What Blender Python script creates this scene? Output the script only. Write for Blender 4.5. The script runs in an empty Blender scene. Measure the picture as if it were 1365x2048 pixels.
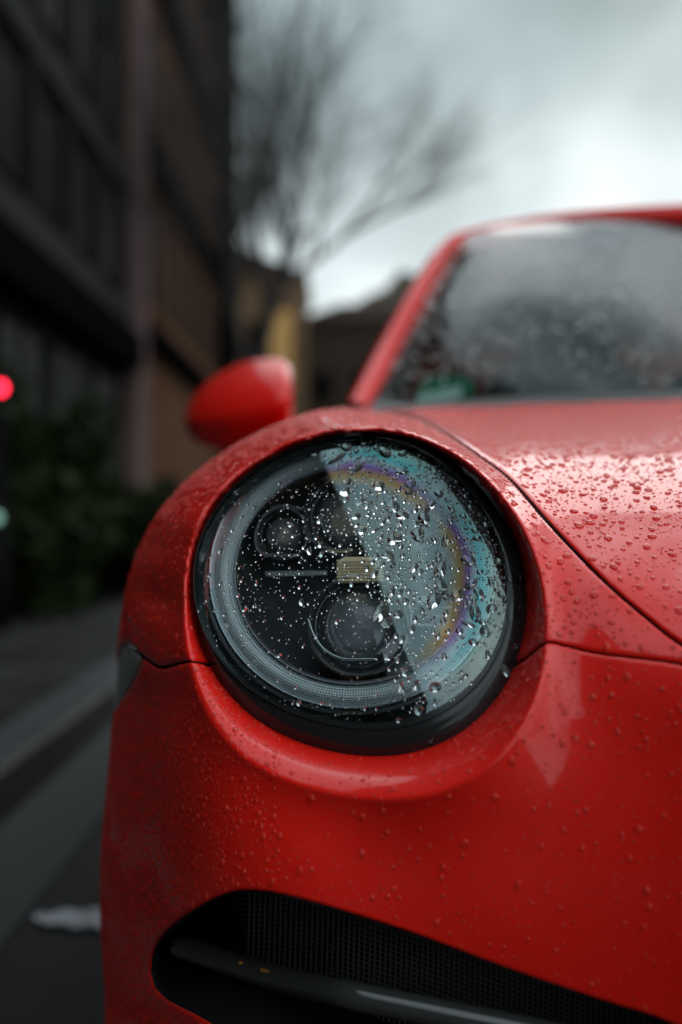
import bpy, math, random
import numpy as np
from mathutils import Vector, Matrix
random.seed(7); RNG = np.random.default_rng(11)
C = bpy.context.scene.collection
SC = bpy.context.scene

# ------------------------------------------------------------------ camera, sky, sun, exposure
F = 2400.0; CZ = 0.72
cd = bpy.data.cameras.new('camera'); cam = bpy.data.objects.new('camera', cd); C.objects.link(cam)
cam.location = (0, 0, CZ); cam.rotation_euler = (math.radians(90), 0, 0)
cd.sensor_fit = 'VERTICAL'; cd.sensor_height = 36; cd.lens = 36*F/2048
cd.clip_start = 0.02; cd.clip_end = 3000
cd.dof.use_dof = True; cd.dof.focus_distance = 0.815; cd.dof.aperture_fstop = 2.7; cd.dof.aperture_blades = 0
SC.camera = cam
SUN_EL, SUN_ROT = math.radians(27), math.radians(20)
w = bpy.data.worlds.new('World'); SC.world = w; w.use_nodes = True
def build_world():
    nt = w.node_tree; N = nt.nodes; L = nt.links; N.clear()
    out = N.new('ShaderNodeOutputWorld'); bg = N.new('ShaderNodeBackground'); bg.inputs['Strength'].default_value = 0.1
    sky = N.new('ShaderNodeTexSky'); sky.sky_type = 'NISHITA'; sky.sun_disc = False
    sky.sun_elevation = SUN_EL; sky.sun_rotation = SUN_ROT; sky.dust_density = 4; sky.air_density = 1.5
    tc = N.new('ShaderNodeTexCoord')
    sep = N.new('ShaderNodeSeparateXYZ'); L.new(tc.outputs['Generated'], sep.inputs[0])
    # cloud deck: the direction projected on a flat layer, so that clouds shrink towards the horizon
    zz = N.new('ShaderNodeMath'); zz.operation = 'ADD'; zz.inputs[1].default_value = 0.22; L.new(sep.outputs['Z'], zz.inputs[0])
    zm = N.new('ShaderNodeMath'); zm.operation = 'MAXIMUM'; zm.inputs[1].default_value = 0.05; L.new(zz.outputs[0], zm.inputs[0])
    dv = N.new('ShaderNodeVectorMath'); dv.operation = 'DIVIDE'; L.new(tc.outputs['Generated'], dv.inputs[0])
    cb = N.new('ShaderNodeCombineXYZ')
    for i in range(3): L.new(zm.outputs[0], cb.inputs[i])
    L.new(cb.outputs[0], dv.inputs[1])
    mp = N.new('ShaderNodeMapping'); mp.inputs['Location'].default_value = CLOUD_OFF; mp.inputs['Scale'].default_value = (1.5, 0.8, 0.3)
    L.new(dv.outputs[0], mp.inputs[0])
    ns = N.new('ShaderNodeTexNoise'); ns.inputs['Scale'].default_value = 1.25; ns.inputs['Detail'].default_value = 5; ns.inputs['Roughness'].default_value = 0.45; ns.inputs['Distortion'].default_value = 0.4
    L.new(mp.outputs[0], ns.inputs['Vector'])
    cr = N.new('ShaderNodeValToRGB'); e = cr.color_ramp.elements
    e[0].position = 0.34; e[0].color = (0.17, 0.24, 0.26, 1)
    e[1].position = 0.66; e[1].color = (0.80, 0.87, 0.90, 1)
    x = e.new(0.5); x.color = (0.34, 0.43, 0.46, 1)
    L.new(ns.outputs['Fac'], cr.inputs[0])
    # an overcast sky: paler at the horizon
    hr = N.new('ShaderNodeValToRGB'); h = hr.color_ramp.elements
    h[0].position = 0.0; h[0].color = (0.95, 0.98, 1.0, 1); h[1].position = 0.36; h[1].color = (0, 0, 0, 1)
    L.new(sep.outputs['Z'], hr.inputs[0])
    hb = N.new('ShaderNodeRGBToBW'); L.new(hr.outputs[0], hb.inputs[0])
    mx = N.new('ShaderNodeMix'); mx.data_type = 'RGBA'; L.new(hb.outputs[0], mx.inputs['Factor']); L.new(cr.outputs[0], mx.inputs['A']); mx.inputs['B'].default_value = (0.76, 0.83, 0.85, 1)
    sc_ = N.new('ShaderNodeVectorMath'); sc_.operation = 'SCALE'; sc_.inputs['Scale'].default_value = 9.6
    zg = N.new('ShaderNodeMapRange'); zg.interpolation_type = 'SMOOTHSTEP'; zg.inputs['From Min'].default_value = 0.30; zg.inputs['From Max'].default_value = 0.95; zg.inputs['To Min'].default_value = 1.0; zg.inputs['To Max'].default_value = 1.9
    L.new(sep.outputs['Z'], zg.inputs['Value']); zs = N.new('ShaderNodeVectorMath'); zs.operation = 'SCALE'; L.new(mx.outputs['Result'], zs.inputs[0]); L.new(zg.outputs[0], zs.inputs['Scale']); L.new(zs.outputs[0], sc_.inputs[0])
    m2 = N.new('ShaderNodeMix'); m2.data_type = 'RGBA'; m2.inputs['Factor'].default_value = 0.985
    L.new(sky.outputs[0], m2.inputs['A']); L.new(sc_.outputs[0], m2.inputs['B'])
    L.new(m2.outputs['Result'], bg.inputs['Color']); L.new(bg.outputs[0], out.inputs['Surface'])
CLOUD_OFF = (0.35, 0.2, 0.0)
build_world()
sd = bpy.data.lights.new('sun', 'SUN'); sun = bpy.data.objects.new('sun', sd); C.objects.link(sun)
sd.energy = 0.38; sd.angle = math.radians(34); sd.color = (1, 0.97, 0.93)
sun.rotation_euler = (math.pi/2-SUN_EL, 0, math.pi-SUN_ROT+math.radians(0))
sun.location = (0, 0, 30)
vs = SC.view_settings; vs.view_transform = 'Standard'; vs.look = 'None'; vs.exposure = 0.5; vs.gamma = 1; vs.use_curve_mapping = False
cy = SC.cycles; cy.max_bounces = 10; cy.transmission_bounces = 8; cy.transparent_max_bounces = 12; cy.glossy_bounces = 5; cy.diffuse_bounces = 3
cy.sample_clamp_indirect = 6; cy.blur_glossy = 0.3

# ------------------------------------------------------------------ helpers
def P(a, b, d):
    "point at distance d in front of the viewpoint, along a sight line given in the photograph's pixels"
    a = np.asarray(a, float); b = np.asarray(b, float); d = np.asarray(d, float)
    return np.stack(np.broadcast_arrays((a-682.5)/F*d, d, CZ+(1024-b)/F*d), -1)
def tag(o, label=None, cat=None, group=None, kind=None):
    if label: o['label'] = label
    if cat: o['category'] = cat
    if group: o['group'] = group
    if kind: o['kind'] = kind
    return o
def par(o, parent):
    if parent is not None:
        o.parent = parent
        m = Matrix.Identity(4); p = parent
        while p is not None:
            m = Matrix.Translation(p.location) @ m if p.parent is None else m
            p = p.parent
        if parent.parent is None: o.matrix_parent_inverse = Matrix.Translation(-parent.location)
    return o
def mesh(name, V, Fc, mat, parent=None, smooth=True, uv=None):
    me = bpy.data.meshes.new(name)
    V = np.asarray(V, np.float32)
    if isinstance(Fc, np.ndarray):
        n, k = Fc.shape
        me.vertices.add(len(V)); me.vertices.foreach_set('co', V.ravel())
        me.loops.add(n*k); me.loops.foreach_set('vertex_index', Fc.astype(np.int32).ravel())
        me.polygons.add(n); me.polygons.foreach_set('loop_start', np.arange(0, n*k, k, dtype=np.int32))
        me.update(calc_edges=True)
    else:
        me.from_pydata([tuple(map(float, v)) for v in V], [], [tuple(int(i) for i in f) for f in Fc]); me.update()
    if smooth: me.polygons.foreach_set('use_smooth', [True]*len(me.polygons))
    if uv is not None:
        l = me.uv_layers.new(name='UVMap'); vi = np.empty(len(me.loops), np.int32); me.loops.foreach_get('vertex_index', vi)
        l.data.foreach_set('uv', np.asarray(uv, np.float32)[vi].ravel())
    if mat: me.materials.append(mat)
    o = bpy.data.objects.new(name, me); C.objects.link(o)
    return par(o, parent)
def empty(name, loc=(0, 0, 0)):
    o = bpy.data.objects.new(name, None); o.location = loc; C.objects.link(o); o.empty_display_size = 0.1
    return o
class MB:
    def __init__(s): s.V = []; s.F = []
    def add(s, V, Fc):
        k = len(s.V); s.V += [tuple(v) for v in V]; s.F += [tuple(i+k for i in f) for f in Fc]; return s
    def box(s, x0, x1, y0, y1, z0, z1, bev=0.0):
        if bev <= 0:
            return s.add([(x0,y0,z0),(x1,y0,z0),(x1,y1,z0),(x0,y1,z0),(x0,y0,z1),(x1,y0,z1),(x1,y1,z1),(x0,y1,z1)],
                         [(0,3,2,1),(4,5,6,7),(0,1,5,4),(1,2,6,5),(2,3,7,6),(3,0,4,7)])
        b = bev
        lay = [(x0+b,x1-b,y0+b,y1-b,z0),(x0,x1,y0,y1,z0+b),(x0,x1,y0,y1,z1-b),(x0+b,x1-b,y0+b,y1-b,z1)]
        V = []; Fc = []
        for (a0,a1,c0,c1,z) in lay: V += [(a0,c0,z),(a1,c0,z),(a1,c1,z),(a0,c1,z)]
        Fc.append((3,2,1,0)); Fc.append((12,13,14,15))
        for k in range(3):
            for i in range(4): Fc.append((4*k+i, 4*k+(i+1)%4, 4*k+4+(i+1)%4, 4*k+4+i))
        return s.add(V, Fc)
    def tube(s, pts, rads, n=8, cap=True):
        pts = [Vector(p) for p in pts]; V = []; Fc = []
        if not hasattr(rads, '__len__'): rads = [rads]*len(pts)
        up = Vector((0.13, 0.21, 0.97)).normalized()
        for i, p in enumerate(pts):
            t = (pts[min(i+1, len(pts)-1)]-pts[max(i-1, 0)]).normalized()
            if abs(t.dot(up)) > 0.98: up2 = Vector((1, 0.1, 0)).normalized()
            else: up2 = up
            x = t.cross(up2).normalized(); y = x.cross(t).normalized()
            for j in range(n):
                a = 2*math.pi*j/n; V.append(p+x*math.cos(a)*rads[i]+y*math.sin(a)*rads[i])
        for i in range(len(pts)-1):
            for j in range(n): Fc.append((i*n+j, i*n+(j+1)%n, (i+1)*n+(j+1)%n, (i+1)*n+j))
        if cap: Fc.append(tuple(range(n-1, -1, -1))); Fc.append(tuple((len(pts)-1)*n+j for j in range(n)))
        return s.add(V, Fc)
    def lathe(s, c, axis, prof, n=32, arc=(0, 2*math.pi)):
        "prof: (radius, height along axis)"
        c = Vector(c); ax = Vector(axis).normalized(); x = ax.cross(Vector((0, 0, 1))).normalized(); y = ax.cross(x).normalized()
        full = abs(arc[1]-arc[0]) > 6.28; m = n if full else n+1
        V = []; Fc = []
        for (r, h) in prof:
            for j in range(m):
                a = arc[0]+(arc[1]-arc[0])*j/n; V.append(c+ax*h+x*math.cos(a)*r-y*math.sin(a)*r)
        for i in range(len(prof)-1):
            for j in range(n):
                j2 = (j+1) % m if full else j+1
                Fc.append((i*m+j, i*m+j2, (i+1)*m+j2, (i+1)*m+j))
        return s.add(V, Fc)
    def build(s, name, mat, parent=None, smooth=False):
        return mesh(name, s.V, s.F, mat, parent, smooth)

def mat(name, col, rough=0.5, metal=0.0, coat=0.0, coat_rough=0.03, spec=0.5, noise=None, bump=None, emis=None, trans=0, ior=1.45, var=0.0, objvar=0.0):
    m = bpy.data.materials.new(name); m.use_nodes = True; nt = m.node_tree; b = nt.nodes['Principled BSDF']
    b.inputs['Base Color'].default_value = (*col, 1); b.inputs['Roughness'].default_value = rough; b.inputs['Metallic'].default_value = metal
    b.inputs['Coat Weight'].default_value = coat; b.inputs['Coat Roughness'].default_value = coat_rough; b.inputs['IOR'].default_value = ior
    b.inputs['Specular IOR Level'].default_value = spec; b.inputs['Transmission Weight'].default_value = trans
    if emis: b.inputs['Emission Color'].default_value = (*emis[0], 1); b.inputs['Emission Strength'].default_value = emis[1]
    if noise or bump or objvar:
        tc = nt.nodes.new('ShaderNodeTexCoord')
    if noise:
        sc, col2, lo, hi = noise
        n = nt.nodes.new('ShaderNodeTexNoise'); n.inputs['Scale'].default_value = sc; n.inputs['Detail'].default_value = 6; n.inputs['Roughness'].default_value = 0.6
        nt.links.new(tc.outputs['Object'], n.inputs['Vector'])
        r = nt.nodes.new('ShaderNodeValToRGB'); r.color_ramp.elements[0].position = lo; r.color_ramp.elements[1].position = hi
        r.color_ramp.elements[0].color = (*col, 1); r.color_ramp.elements[1].color = (*col2, 1)
        nt.links.new(n.outputs['Fac'], r.inputs[0]); last = r.outputs[0]
        if objvar:
            oi = nt.nodes.new('ShaderNodeObjectInfo'); hs = nt.nodes.new('ShaderNodeHueSaturation')
            mr = nt.nodes.new('ShaderNodeMapRange'); mr.inputs['To Min'].default_value = 1-objvar; mr.inputs['To Max'].default_value = 1+objvar
            nt.links.new(oi.outputs['Random'], mr.inputs['Value']); nt.links.new(mr.outputs[0], hs.inputs['Value']); nt.links.new(last, hs.inputs['Color']); last = hs.outputs[0]
        nt.links.new(last, b.inputs['Base Color'])
        mr = nt.nodes.new('ShaderNodeMapRange'); mr.inputs['To Min'].default_value = max(rough-0.12, 0.02); mr.inputs['To Max'].default_value = min(rough+0.12, 1)
        nt.links.new(n.outputs['Fac'], mr.inputs['Value']); nt.links.new(mr.outputs[0], b.inputs['Roughness'])
    if bump:
        sc, st, ds = bump
        n = nt.nodes.new('ShaderNodeTexNoise'); n.inputs['Scale'].default_value = sc; n.inputs['Detail'].default_value = 4
        nt.links.new(tc.outputs['Object'], n.inputs['Vector'])
        bp = nt.nodes.new('ShaderNodeBump'); bp.inputs['Strength'].default_value = st; bp.inputs['Distance'].default_value = ds
        nt.links.new(n.outputs['Fac'], bp.inputs['Height']); nt.links.new(bp.outputs[0], b.inputs['Normal'])
        if coat: nt.links.new(bp.outputs[0], b.inputs['Coat Normal'])
    return m
def thin_glass(name, tint, ior=1.5, rough=0.0, film=None, bump=None, power=4.0):
    m = bpy.data.materials.new(name); m.use_nodes = True; nt = m.node_tree; N = nt.nodes; L = nt.links; N.remove(N['Principled BSDF'])
    tr = N.new('ShaderNodeBsdfTransparent'); tr.inputs[0].default_value = (*tint, 1)
    gl = N.new('ShaderNodeBsdfGlossy'); gl.inputs['Roughness'].default_value = rough; gl.inputs['Color'].default_value = (1, 1, 1, 1)
    # two-sided pane: Schlick's curve on the angle alone, the same from inside and outside
    f0 = 2*((ior-1)/(ior+1))**2
    lf = N.new('ShaderNodeLayerWeight'); lf.inputs['Blend'].default_value = 0.5
    pw = N.new('ShaderNodeMath'); pw.operation = 'POWER'; pw.inputs[1].default_value = power; L.new(lf.outputs['Facing'], pw.inputs[0])
    fr = N.new('ShaderNodeMath'); fr.operation = 'MULTIPLY_ADD'; fr.inputs[1].default_value = 1-f0; fr.inputs[2].default_value = f0; L.new(pw.outputs[0], fr.inputs[0])
    mx = N.new('ShaderNodeMixShader'); L.new(fr.outputs[0], mx.inputs[0]); L.new(tr.outputs[0], mx.inputs[1]); L.new(gl.outputs[0], mx.inputs[2])
    L.new(mx.outputs[0], N['Material Output'].inputs['Surface'])
    if bump:
        tc = N.new('ShaderNodeTexCoord'); n = N.new('ShaderNodeTexNoise'); n.inputs['Scale'].default_value = bump[0]; n.inputs['Detail'].default_value = 3
        L.new(tc.outputs['Object'], n.inputs['Vector']); bp = N.new('ShaderNodeBump'); bp.inputs['Strength'].default_value = bump[1]; bp.inputs['Distance'].default_value = bump[2]
        L.new(n.outputs['Fac'], bp.inputs['Height']); L.new(bp.outputs[0], gl.inputs['Normal']); L.new(bp.outputs[0], lf.inputs['Normal'])
    if film:
        # interference colours of the hard coat: film thickness drifts over the surface, hue follows thickness and angle
        tc = N.new('ShaderNodeTexCoord'); n = N.new('ShaderNodeTexNoise'); n.inputs['Scale'].default_value = film[0]; n.inputs['Detail'].default_value = 1.5; n.inputs['Distortion'].default_value = 0.6
        L.new(tc.outputs['Object'], n.inputs['Vector'])
        # moulded-in stress follows the rim of the cover: the film coordinate runs outwards, bent by noise
        uv = N.new('ShaderNodeUVMap'); su = N.new('ShaderNodeSeparateXYZ'); L.new(uv.outputs[0], su.inputs[0])
        ad = N.new('ShaderNodeMath'); ad.operation = 'MULTIPLY_ADD'; ad.inputs[1].default_value = film[1]; L.new(n.outputs['Fac'], ad.inputs[0]); L.new(su.outputs['Y'], ad.inputs[2])
        fc = N.new('ShaderNodeMath'); fc.operation = 'FRACT'; L.new(ad.outputs[0], fc.inputs[0])
        r = N.new('ShaderNodeValToRGB'); e = r.color_ramp.elements
        e[0].position = 0; e[0].color = (0.62, 0.9, 0.92, 1); e[1].position = 1; e[1].color = (0.62, 0.9, 0.92, 1)
        for p_, c_ in ((0.03, (0.12, 0.85, 0.95)), (0.09, (0.5, 0.95, 0.9)), (0.14, (0.72, 0.88, 0.8)), (0.82, (0.66, 0.84, 0.88)), (0.87, (0.98, 0.8, 0.5)), (0.905, (1.0, 0.58, 0.22)), (0.955, (0.5, 0.25, 0.85))):
            k = e.new(p_); k.color = (*c_, 1)
        n2 = N.new('ShaderNodeTexNoise'); n2.inputs['Scale'].default_value = film[2]; L.new(tc.outputs['Object'], n2.inputs['Vector'])
        mr = N.new('ShaderNodeMapRange'); mr.inputs['From Min'].default_value = 0.48; mr.inputs['From Max'].default_value = 0.56; L.new(n2.outputs['Fac'], mr.inputs['Value'])
        mm = N.new('ShaderNodeMix'); mm.data_type = 'RGBA'; mm.inputs['A'].default_value = (0.68, 0.9, 0.93, 1); L.new(mr.outputs[0], mm.inputs['Factor']); L.new(r.outputs[0], mm.inputs['B'])
        L.new(fc.outputs[0], r.inputs[0]); L.new(mm.outputs['Result'], gl.inputs['Color'])
    return m
M = {}
M['paint'] = mat('red_car_paint', (0.92, 0.013, 0.006), 0.42, 0.0, 0.75, 0.025, 0.25, bump=(900, 0.04, 0.0004))
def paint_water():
    # a bead on paint: part clear water, part opaque red that paints in the light focused under it
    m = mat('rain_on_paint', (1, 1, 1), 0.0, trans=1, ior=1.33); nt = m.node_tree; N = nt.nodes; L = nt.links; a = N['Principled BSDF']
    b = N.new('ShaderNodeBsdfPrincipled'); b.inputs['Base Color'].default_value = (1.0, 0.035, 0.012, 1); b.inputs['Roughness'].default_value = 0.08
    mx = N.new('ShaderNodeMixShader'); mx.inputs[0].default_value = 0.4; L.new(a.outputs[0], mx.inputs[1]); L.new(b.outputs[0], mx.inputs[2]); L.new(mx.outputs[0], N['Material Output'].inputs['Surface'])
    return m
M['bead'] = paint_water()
M['water'] = mat('rain_water', (1, 1, 1), 0.0, trans=1, ior=1.33)
M['black'] = mat('black_plastic', (0.012, 0.012, 0.013), 0.35, bump=(300, 0.1, 0.0005))
M['gloss_black'] = mat('gloss_black', (0.008, 0.008, 0.009), 0.08)
M['bezel'] = mat('lamp_bezel_black', (0.018, 0.019, 0.020), 0.16, bump=(500, 0.05, 0.0004))
M['rubber'] = mat('dark_rubber', (0.01, 0.01, 0.01), 0.7)
M['chrome'] = mat('chrome_trim', (0.75, 0.77, 0.8), 0.12, 1.0)
M['satin'] = mat('satin_grey', (0.30, 0.32, 0.34), 0.3, 0.5)
M['bar'] = mat('smoked_light_bar', (0.05, 0.05, 0.048), 0.15, coat=0.8)
M['gold'] = mat('warm_reflector', (1.0, 0.82, 0.52), 0.4, 0.0)
M['lens'] = thin_glass('clear_lamp_cover', (0.93, 0.96, 0.97), 1.8, 0.0, film=(6, 0.35, 11))
M['screen_glass'] = thin_glass('windscreen_glass', (0.72, 0.80, 0.78), 1.42, 0.02, bump=(140, 0.25, 0.001), power=5.0)
M['side_glass'] = thin_glass('side_glass', (0.35, 0.4, 0.38), 1.5, 0.02)
M['housing'] = mat('projector_housing_dark', (0.05, 0.052, 0.055), 0.25)
M['ball'] = mat('projector_glass', (0.9, 0.95, 1.0), 0.02, trans=0.85, ior=1.5)
M['dkmesh'] = mat('dark_mesh', (0.07, 0.072, 0.072), 0.5)
M['marker'] = mat('marker_lens', (0.45, 0.45, 0.42), 0.12, coat=0.6, bump=(250, 0.2, 0.0008))

# ------------------------------------------------------------------ car body: one smooth surface, cut into panels
CEN = (718.0, 1187.0)
def qpl(a, b): return 1.222 + 1.557e-4*(a-718) + 3.42e-4*(b-1187)          # plane of the lamp opening
def polar(pts):
    p = np.array(pts, float)-np.array(CEN); th = np.arctan2(p[:, 1], p[:, 0]); r = np.hypot(p[:, 0], p[:, 1]); o = np.argsort(th)
    th, r = th[o], r[o]; n = len(th)
    # least-squares Fourier fit keeps the outline perfectly smooth
    K = 5
    A = np.column_stack([np.ones(n)]+[f(k*th) for k in range(1, K+1) for f in (np.cos, np.sin)])
    c = np.linalg.solve(A.T@A+1e-3*np.diag([0]+[k**3 for k in range(1, K+1) for _ in (0, 1)]), A.T@r)
    def R(t):
        t = np.asarray(t, float); s = np.full(t.shape, c[0])
        for k in range(1, K+1): s = s+c[2*k-1]*np.cos(k*t)+c[2*k]*np.sin(k*t)
        return s
    return R
LENS = [(383,1190),(389,1100),(428,1010),(500,942),(590,890),(690,863),(800,872),(900,915),(980,990),(1030,1080),(1052,1180),(1045,1280),(1010,1370),(950,1440),(850,1495),(740,1511),(610,1485),(520,1440),(440,1365),(397,1280)]
RIM = [(372,1190),(379,1100),(420,1004),(494,934),(586,880),(690,853),(806,860),(912,902),(1018,1010),(1070,1110),(1094,1210),(1092,1300),(1064,1410),(995,1520),(890,1583),(760,1600),(650,1588),(545,1550),(450,1478),(390,1385),(374,1290)]
CLEAR = [(393,1185),(402,1090),(440,1005),(508,945),(595,897),(690,874),(790,885),(875,925),(945,990),(995,1080),(1016,1170),(1008,1260),(975,1340),(915,1400),(830,1445),(730,1455),(620,1435),(530,1395),(455,1330),(408,1260)]
R_lens, R_rim, R_clear = polar(LENS), polar(RIM), polar(CLEAR)
CT = []   # (chart a, chart b, seen a, seen b, q = 1/distance)
def cv(a, b, q): CT.append((a, b, a, b, q))
def delta(a, b):
    th = math.atan2(b-1187, a-718)
    return 0.018+0.020*max(0, math.sin(th))+0.050*max(0, math.cos(th))-0.018*max(0, -math.sin(th))
for k in range(0, 24):
    th = 2*math.pi*k/24; r = float(R_rim(th)); a, b = 718+r*math.cos(th), 1187+r*math.sin(th)
    cv(a, b, qpl(a, b)+delta(a, b))
for t in [(740,1780,1.415),(740,1950,1.417),(740,2100,1.40),(1365,1330,1.445),(1365,1500,1.475),(1365,1750,1.50),(1365,2048,1.495),
          (1230,1310,1.412),(1230,1500,1.443),(1230,1750,1.470),(1000,1660,1.435),(1000,1850,1.442),(1000,2080,1.432),
          (1365,1120,1.305),(1365,996,1.176),(1365,904,1.0),(1365,844,0.833),(1365,806,0.667),(1365,792,0.545),
          (1200,1170,1.35),(1200,1040,1.222),(1200,930,1.05),(1200,860,0.86),(1200,815,0.66),(1200,800,0.54),
          (1100,1060,1.262),(1022,957,1.150),(1050,870,0.92),(1050,825,0.70),(1050,806,0.535),
          (900,875,1.03),(900,845,0.83),(900,825,0.66),(900,813,0.53),
          (800,843,0.99),(800,828,0.78),(800,818,0.53),(690,838,1.00),(690,824,0.86),(690,815,0.62),(735,832,0.93),(735,817,0.55),
          (320,1200,1.098),(322,1100,1.090),(360,1010,1.085),(430,955,1.080),(510,905,1.065),(600,860,1.04),
          (450,1700,1.340),(450,1950,1.340),(600,1700,1.393),
          (2000,1340,1.60),(2000,1100,1.38),(2000,950,1.12),(2000,870,0.85),(2000,1750,1.66),(2000,2500,1.62),(3000,1380,1.74),(3000,1150,1.54),(3000,950,1.2),(3000,1800,1.80),(3000,2500,1.74),
          (3900,1400,1.79),(3900,1800,1.84),(3900,1150,1.60),(1600,795,0.60),(1600,850,0.86),(1600,1000,1.20),(740,2500,1.38),(740,2900,1.27),(1365,2500,1.44),(1365,2900,1.33),(3000,2950,1.6),(400,2500,1.2)]:
    cv(*t)
for _a0, _qs in ((275, (1.045, 1.078, 1.086, 1.078)), (320, (1.140, 1.180, 1.190, 1.182)), (365, (1.222, 1.255, 1.268, 1.260))):
    _p = np.polyfit((1380, 1600, 1800, 2060), _qs, 3)
    for _b in range(1390, 2070, 45): cv(_a0, _b, float(np.polyval(_p, _b)))
SIL = [((640,826),.90,(-.35,-.94),(-.03,.826)),((560,848),.93,(-.5,-.87),(-.065,.812)),((480,886),.94,(-.6,-.8),(-.11,.786)),((400,944),.95,(-.65,-.76),(-.15,.752)),
       ((340,1000),.96,(-.75,-.66),(-.185,.715)),((292,1055),.965,(-.85,-.53),(-.212,.67)),((264,1130),.955,(-.97,-.25),(-.228,.615)),((251,1220),.95,(-1,-.05),(-.235,.56)),
       ((241,1300),.94,(-1,0),(-.24,.50)),((229,1410),.93,(-1,0),(-.243,.44)),((219,1500),.92,(-1,0),(-.245,.38)),((211,1600),.91,(-1,0),(-.245,.32)),
       ((206,1700),.90,(-1,0),(-.245,.27)),((203,1800),.90,(-1,0),(-.245,.22)),((205,1900),.90,(-1,0),(-.245,.17)),((212,2048),.90,(-1,.1),(-.245,.11)),((235,2400),.90,(-1,.1),(-.24,-.02))]
_t = np.cumsum([0]+[math.hypot(SIL[i+1][0][0]-SIL[i][0][0], SIL[i+1][0][1]-SIL[i][0][1]) for i in range(len(SIL)-1)])
_a = np.array([[*p_, q_, *o_, *x_] for p_, q_, o_, x_ in SIL], float); _n = 46; _tt = np.linspace(0, _t[-1], _n)
def _sm(y):
    "smoothing fit by a low-order Chebyshev polynomial"
    c = np.polynomial.chebyshev.chebfit(_t/_t[-1]*2-1, y, 8); return np.polynomial.chebyshev.chebval(_tt/_t[-1]*2-1, c)
_r = np.column_stack([_sm(_a[:, k]) for k in range(7)])
SIL = [((r[0], r[1]), r[2], (r[3]/math.hypot(r[3], r[4]), r[4]/math.hypot(r[3], r[4])), (r[5], r[6])) for r in _r]
for (a, b), q, (ox, oy), (X, z) in SIL:
    cv(a, b, q)
    for dist, Y, dx, dz in ((60, 1.35, 0, 0), (150, 1.95, -.003, .035 if z > .7 else .01), (330, 3.0, -.01, .06 if z > .7 else .01)):
        CT.append((a+ox*dist, b+oy*dist, 682.5+(X+dx)/Y*F, 1024-(z+dz-CZ)/Y*F, 1/Y))
CT += [(695,780,690,832,.46),(740,790,740,822,.47),(695,700,690,850,.38)]
CT = np.array(CT)
def tps_fit(xy, vals, lam):
    n = len(xy); d = np.linalg.norm(xy[:, None]-xy[None], axis=2)
    K = np.where(d > 0, d*d*np.log(d+1e-12), 0)+lam*np.eye(n)
    Pm = np.column_stack([np.ones(n), xy]); A = np.block([[K, Pm], [Pm.T, np.zeros((3, 3))]])
    return np.linalg.solve(A, np.vstack([vals, np.zeros((3, vals.shape[1]))]))
XY = CT[:, :2]/1000; VAL = np.column_stack([CT[:, 2]/1000, CT[:, 3]/1000, CT[:, 4]])
# u, v are nearly exact; distance is smoothed a little so that reflections run clean
W_uv = tps_fit(XY, VAL[:, :2], 2e-4); W_q = tps_fit(XY, VAL[:, 2:], 3e-3)
WT = np.hstack([W_uv, W_q])
def S(ab):
    ab = np.atleast_2d(ab); out = np.empty((len(ab), 3))
    for i in range(0, len(ab), 20000):
        x = ab[i:i+20000]/1000; d2 = ((x[:, None]-XY[None])**2).sum(2)+1e-18
        out[i:i+20000] = (0.5*d2*np.log(d2))@WT[:len(XY)]+np.column_stack([np.ones(len(x)), x])@WT[len(XY):]
    return out[:, 0]*1000, out[:, 1]*1000, out[:, 2]
def G(ab):
    "the painted surface, with the funnel round the lamp"
    ab = np.atleast_2d(np.asarray(ab, float)); u, v, q = S(ab)
    dx, dy = ab[:, 0]-718, ab[:, 1]-1187; th = np.arctan2(dy, dx); rho = np.hypot(dx, dy)
    rr, rl = R_rim(th), R_lens(th); t = np.clip((rr-rho)/(rr-rl), 0, 1.6)
    h = 1.04*t*t/(t+0.04)
    qs = qpl(ab[:, 0], ab[:, 1])-0.010
    q = q+(qs-q)*np.clip(h, 0, 1.15)
    return P(u, v, 1/q)
def Gn(ab, e=1.0):
    ab = np.atleast_2d(np.asarray(ab, float))
    da = G(ab+[e, 0])-G(ab-[e, 0]); db = G(ab+[0, e])-G(ab-[0, e]); n = np.cross(db, da)
    return n/(np.linalg.norm(n, axis=1, keepdims=True)+1e-12)
def spline(pts, n=8):
    "Catmull-Rom through open points"
    p = np.array(pts, float); out = []
    q = np.vstack([2*p[0]-p[1], p, 2*p[-1]-p[-2]])
    for i in range(1, len(q)-2):
        for t in np.arange(n)/n:
            a, b, c, d = q[i-1], q[i], q[i+1], q[i+2]
            out.append(0.5*((2*b)+(-a+c)*t+(2*a-5*b+4*c-d)*t*t+(-a+3*b-3*c+d)*t**3))
    out.append(p[-1]); return np.array(out)
def sdf(ab, poly):
    "signed distance, positive inside"
    poly = np.asarray(poly, float); A = poly; B = np.roll(poly, -1, 0); out = np.empty(len(ab))
    for i in range(0, len(ab), 20000):
        p = ab[i:i+20000][:, None]; e = (B-A)[None]; w_ = p-A[None]
        t = np.clip((w_*e).sum(2)/((e*e).sum(2)+1e-12), 0, 1); d = np.sqrt(((w_-e*t[..., None])**2).sum(2).min(1))
        y = p[..., 1]; c = ((A[:, 1] > y) != (B[:, 1] > y)); xi = A[:, 0]+(y-A[:, 1])/(B[:, 1]-A[:, 1]+1e-12)*(B[:, 0]-A[:, 0])
        ins = ((c & (p[..., 0] < xi)).sum(1) % 2) == 1
        out[i:i+20000] = np.where(ins, d, -d)
    return out
HG = spline([(740,812),(790,823),(845,838),(900,868),(958,908),(1022,957),(1100,1046),(1200,1152),(1300,1240),(1365,1290),(1500,1372)])
FARS = [(2000,1440),(3000,1450),(4300,1455)]
SR = spline([(1010,1340),(1045,1318),(1092,1285),(1130,1290),(1200,1306),(1365,1328),(1500,1372)])
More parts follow.
